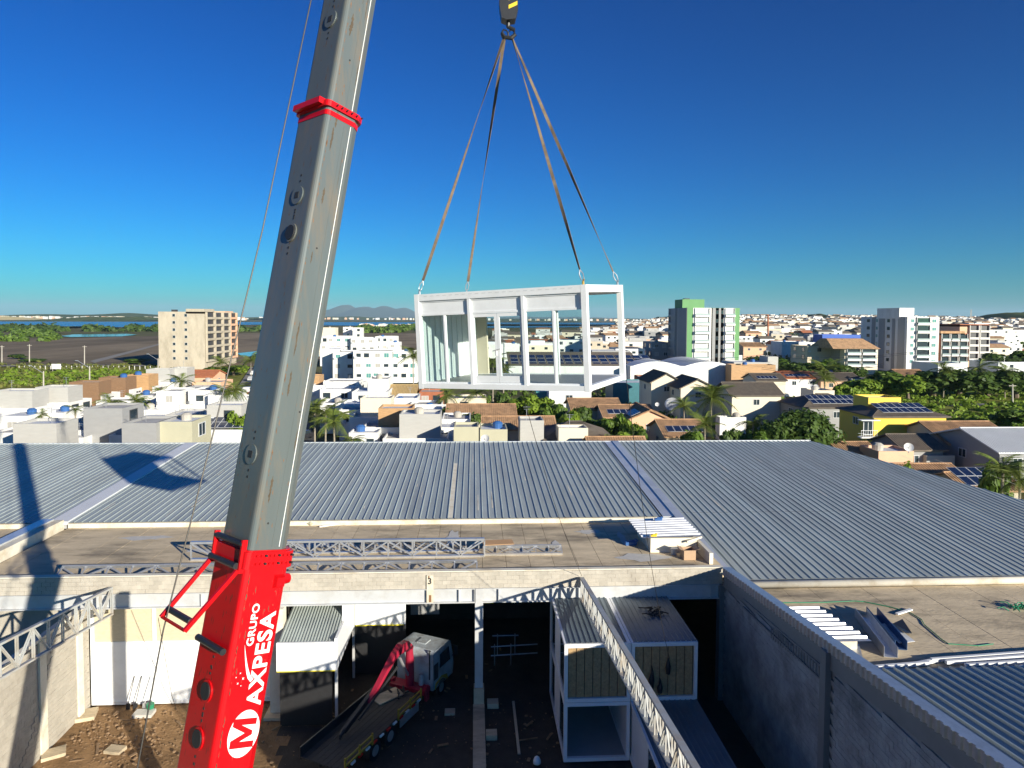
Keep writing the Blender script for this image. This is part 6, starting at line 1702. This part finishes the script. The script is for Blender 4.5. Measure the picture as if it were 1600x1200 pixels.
TM = {'mid': [tree_mesh(1), tree_mesh(2)], 'dark': [tree_mesh(3, 18, lm='leaf_dark'), tree_mesh(4, 15, lm='leaf_dark')], 'bright': [tree_mesh(5, 14, lm='leaf_bright'), tree_mesh(6, 16, lm='leaf_bright')], 'big': [tree_mesh(7, 40, 190, .03, lm='leaf_dark')]}
def tree(label, px, py_top, Y, w, kind='mid', name='tree', base=-.7, group=None):
    T_ = at(px, py_top, Y); h = max(1.5, T_.z - base)
    t = thing(name, label, 'tree', (T_.x, Y, base), random.uniform(0, 6), group)
    cm, tm = random.choice(TM[kind])
    for n_, me in (('crown', cm), ('trunk', tm)):
        o = link(n_, me, t); o.scale = (w / .85, w / .85, h / .93)
    return t
def frond_mesh(seed):
    rg = random.Random(seed); b = MB(); pts = []
    for i in range(9):
        t = i / 8; pts.append(Vector((t * .95, 0, .38 * t - .62 * t * t)))
    b.tube(pts, [.018 * (1 - .8 * i / 8) for i in range(9)], 4)
    for i in range(1, 34):
        t = i / 34; j = min(7, int(t * 8)); p = pts[j].lerp(pts[j + 1], t * 8 - j); L = .30 * math.sin(math.pi * (.12 + .85 * t)) + .05
        for s in (-1, 1):
            q = p + Vector((.12 + .1 * rg.random(), s * L, -.10 - .10 * rg.random())); w = Vector((.022, 0, 0))
            b.add([p - w * .5, p + w * .5, q + w * .2], [(0, 1, 2)])
    return b.mesh('frond', 'leaf_palm')
FR = [frond_mesh(i) for i in range(4)]
PTR = MB().tube([(0, 0, 0), (.02, .01, .3), (.03, 0, .7), (.03, .01, 1.0)], [.026, .018, .016, .02], 8).mesh('trunk', 'palm_trunk')
def palm(label, px, py, Y, r=2.6, n=16, base=-.7, group=None):
    """py is the pixel row of the crown heart"""
    T_ = at(px, py, Y); h = max(1.0, T_.z - base)
    t = thing('palm_tree', label, 'palm tree', (T_.x, Y, base), random.uniform(0, 6), group)
    o = link('trunk', PTR, t); o.scale = (h * .9 if h < 9 else 8, h * .9 if h < 9 else 8, h)
    for k in range(n):
        o = link('frond', random.choice(FR), t, (.03 * min(8, h * .9), .01 * h * .5, h)); o.scale = (r, r, r * random.uniform(.7, 1.15))
        o.rotation_euler = (random.uniform(-.25, .25), random.choice((-.75, -.4, -.1, .2, .45)) + random.uniform(-.12, .12), 2 * math.pi * k / n * 2.4 + random.uniform(-.2, .2))
    return t
G1 = 'palms among the left houses'
palm('small palm between the brown stone houses and the grey block', 174, 628, 108, 2.6, group=G1)
palm('small bushy palm right of the first left palm', 213, 627, 110, 2.2, group=G1)
palm('palm in front of the peach house', 284, 596, 135, 2.8, group=G1)
palm('palm between the white houses left of the street', 250, 612, 120, 1.8, group=G1)
palm('palm beside the street left of the boom, left one', 352, 612, 118, 2.6, group=G1)
palm('palm beside the street left of the boom, right one', 368, 610, 119, 2.8, group=G1)
palm('palm below the beige tower, on its right', 345, 566, 230, 4.0, group=G1)
palm('palm at the end of the left street', 392, 562, 215, 4.6, group=G1)
palm('potted palm on the second left house terrace', 66, 648, 97, 1.4, 12, group=G1)
palm('small palm by the left carport', 117, 640, 98, 1.5, 12, group=G1)
G2 = 'palms right of the boom'
palm('leftmost of the near palms right of the boom', 493, 640, 92, 2.4, group=G2)
palm('middle of the near palms right of the boom', 506, 645, 88, 3.0, group=G2)
palm('rightmost of the near palms right of the boom', 523, 660, 83, 2.7, group=G2)
palm('low palm against the metal roof right of the near palms', 552, 688, 74, 1.6, 12, group=G2)
palm('tall slim royal palm beside the white apartments', 646, 556, 165, 4.2, 14, group=G2)
palm('palm seen through the left door of the hanging module', 771, 566, 150, 4.0, group=G2)
palm('palm seen through the right door of the hanging module', 788, 578, 146, 2.8, group=G2)
palm('spreading palm below the left end of the module', 700, 618, 120, 2.8, group=G2)
palm('low palm under the module beside the red shop', 745, 614, 122, 3.0, group=G2)
G3 = 'palms among the right houses'
palm('large coconut palm in front of the dark-roofed houses', 1112, 622, 112, 4.2, 18, group=G3)
palm('low palm left of the large coconut palm', 1070, 635, 105, 2.4, group=G3)
palm('feathery palm against the metal roof, left of the mango tree', 1100, 664, 84, 2.6, group=G3)
palm('leaning palm beside the low blue wall', 1175, 660, 88, 2.4, group=G3)
palm('palm behind the meadow houses', 1290, 576, 170, 4.4, group=G3)
palm('palm in front of the beige apartments', 1287, 590, 150, 3.0, group=G3)
palm('palm rising over the right tree row, left one', 1475, 578, 165, 3.6, group=G3)
palm('palm rising over the right tree row, middle one', 1530, 576, 168, 4.2, group=G3)
palm('palm rising over the right tree row, right one', 1572, 580, 165, 3.8, group=G3)
palm('broad palm behind the right roof edge', 1563, 735, 57, 2.4, 20, group=G3)
palm('second palm behind the right roof edge at the picture edge', 1598, 752, 55, 2.2, 18, group=G3)
TL = [
 (812, 618, 128, 6, 'bright', 'bright green tree below the module, left of the hedge row'), (838, 616, 126, 6.5, 'bright', 'bright round tree in the middle below the module'),
 (866, 630, 112, 5, 'mid', 'green tree right of the bright round tree'), (890, 640, 103, 4.2, 'bright', 'small bright tree before the brown hipped house'),
 (780, 614, 130, 5, 'dark', 'dark tree below the module door'), (915, 634, 108, 5.5, 'dark', 'dark leafy tree right of the brown hipped house'),
 (960, 645, 101, 5, 'mid', 'green tree beside the solar tiled house'), (985, 655, 95, 3.4, 'bright', 'small bright tree before the dish house'), (965, 672, 86, 4.6, 'bright', 'low bright hedge against the metal roof below the dish house'), (1000, 668, 88, 3, 'mid', 'little green bush against the metal roof'),
 (1085, 672, 82, 4, 'mid', 'green bush under the feathery palm'), (1140, 668, 84, 3.8, 'dark', 'dark bush right of the feathery palm'), (1185, 672, 82, 3.6, 'mid', 'green bush at the left foot of the mango tree'),
 (1320, 565, 190, 12, 'dark', 'dark tree before the beige apartments'), (1285, 560, 200, 12, 'mid', 'green tree left of the beige apartments'), (1245, 562, 195, 11, 'dark', 'dark tree between school and apartments'), (1215, 560, 205, 11, 'mid', 'green tree right of the modern grey house'), (1180, 556, 215, 10, 'dark', 'dark tree behind the modern grey house'),
 (1385, 580, 165, 11, 'mid', 'bare-looking pale tree behind the yellow house'), (1420, 585, 160, 9, 'bright', 'light green tree behind the yellow house'), (1350, 590, 155, 8, 'bright', 'bright bush mass left of the pale tree'),
 (1460, 574, 168, 13, 'dark', 'dark spreading tree, leftmost of the right tree row'), (1500, 576, 166, 13, 'dark', 'dark spreading tree, second in the right tree row'), (1545, 575, 168, 13, 'dark', 'dark spreading tree, third in the right tree row'), (1590, 578, 166, 12, 'dark', 'dark spreading tree at the right picture edge'),
 (1560, 548, 240, 14, 'dark', 'dark tree before the long white building'), (1600, 548, 240, 14, 'mid', 'green tree at the right edge before the long building'),
 (1322, 600, 145, 6, 'bright', 'bright shrub at the left end of the meadow'), (1590, 640, 118, 8, 'mid', 'green bush in the meadow at the right edge'),
 (365, 570, 235, 9, 'bright', 'bright shrub below the beige tower'), (338, 572, 232, 8, 'mid', 'green shrub at the foot of the beige tower'), (215, 560, 290, 12, 'mid', 'round bush left of the beige tower'),
 (50, 560, 300, 10, 'mid', 'bush by the utility pole at the far left'), (30, 553, 320, 9, 'dark', 'darker bush at the far left field'), (50, 608, 150, 6, 'bright', 'bright bush behind the second left house'),
 (735, 640, 108, 4, 'dark', 'dark shrub beside the red shop'), (700, 636, 112, 4, 'mid', 'green shrub below the module left end'), (1555, 722, 60, 3, 'mid', 'green bush under the broad right palm'), (1425, 720, 66, 2.4, 'bright', 'bright small bush behind the diagonal roof edge'),
 (378, 640, 100, 4, 'bright', 'bright shrub beside the street left of the boom')]
for (px, py, Y, w, kd, lab) in TL: tree(lab, px, py, Y, w, kd, group='trees among the houses')
tree('big dark mango tree against the metal roof', 1255, 634, 86, 9.2, 'big', base=-.7)
tree('leafy right limb mass of a second mango tree', 1222, 648, 84, 5.6, 'big', base=-.7)
# masses of scrub nobody could count
def scrub(name, label, pix, n, s, h, lm, zw=-.6, jit=1.0):
    rg = random.Random(len(label)); b = MB()
    for _ in range(n):
        a_, c_ = rg.random(), rg.random()
        px = pix[0] + (pix[1] - pix[0]) * a_; py = pix[2] + (pix[3] - pix[2]) * c_
        p = atz(px, py, zw); k = mnoise.noise((px * .03, py * .12, 3))
        if k < -.25 * jit: continue
        R = h * rg.uniform(.5, 1.2) * (1 + .6 * k); c = Vector((p.x, p.y, zw + R * .5)); leaf_quads(b, c, R, 9, s * rg.uniform(.7, 1.3), .6, rg)
    b.build(name, lm, None, label=label, cat='vegetation', kind='stuff')
scrub('meadow_scrub', 'rough green meadow vegetation right of the yellow house', (1300, 1640, 603, 680), 1500, .5, .9, 'leaf_bright')
scrub('garden_scrub', 'low green garden vegetation between the middle houses', (760, 1240, 600, 680), 900, .4, .9, 'leaf_mid')
scrub('field_scrub', 'rough green and straw vegetation on the left field', (-20, 300, 571, 606), 1600, .55, .8, 'leaf_scrub')
scrub('field_scrub_green', 'green bush belt along the left field edge', (-20, 250, 583, 603), 500, .6, 1.2, 'leaf_bright')
scrub('mangrove_scrub', 'dark mangrove belt between salt flat and lagoon', (-20, 470, 511.5, 518), 1500, 3.0, 4.2, 'leaf_dark', jit=.4)
scrub('mangrove_belt_left', 'dark green mangrove clump at the left edge of the salt flat', (-20, 90, 518, 534), 700, 1.8, 3.0, 'leaf_mid', jit=.3)
scrub('far_grove', 'green grove behind the white apartment blocks', (560, 660, 509, 520), 800, 2.4, 4.0, 'leaf_mid', jit=.3)
scrub('tower_scrub', 'green trees around the middle right buildings', (1160, 1440, 555, 575), 700, .9, 2.6, 'leaf_dark')
rg = random.Random(5); b = MB()
for k in range(2200):
    Y = 420 + 1300 * rg.random(); px = rg.uniform(960, 1640)
    p = at(px, 500, Y); R = rg.uniform(2, 4.5); z = town_h(px, Y) + R * .6 + (5 * max(0, math.sin((px - 1000) / 600 * math.pi)) * (Y - 1400) / 450 if Y > 1400 else 0)
    leaf_quads(b, Vector((p.x, Y, z)), R, 10, R * .42, .7, rg)
b.build('town_trees', 'leaf_dark', None, label='small dark trees scattered through the distant town', cat='vegetation', kind='stuff')

# ================================================================== AIR
m = bpy.data.materials.new('haze'); m.use_nodes = True
nt = m.node_tree; nt.nodes.clear()
o = nt.nodes.new('ShaderNodeOutputMaterial'); v = nt.nodes.new('ShaderNodeVolumePrincipled')
v.inputs['Color'].default_value = (0.55, 0.80, 1.0, 1); v.inputs['Density'].default_value = 4.2e-5; v.inputs['Anisotropy'].default_value = 0.0
nt.links.new(v.outputs[0], o.inputs['Volume'])
MATS['haze'] = m
MB().box(-27000, 27000, -4000, 28000, -2, 430).build('haze', 'haze', None, kind='stuff', label='thin blue air over the far shore and mountains', cat='haze')
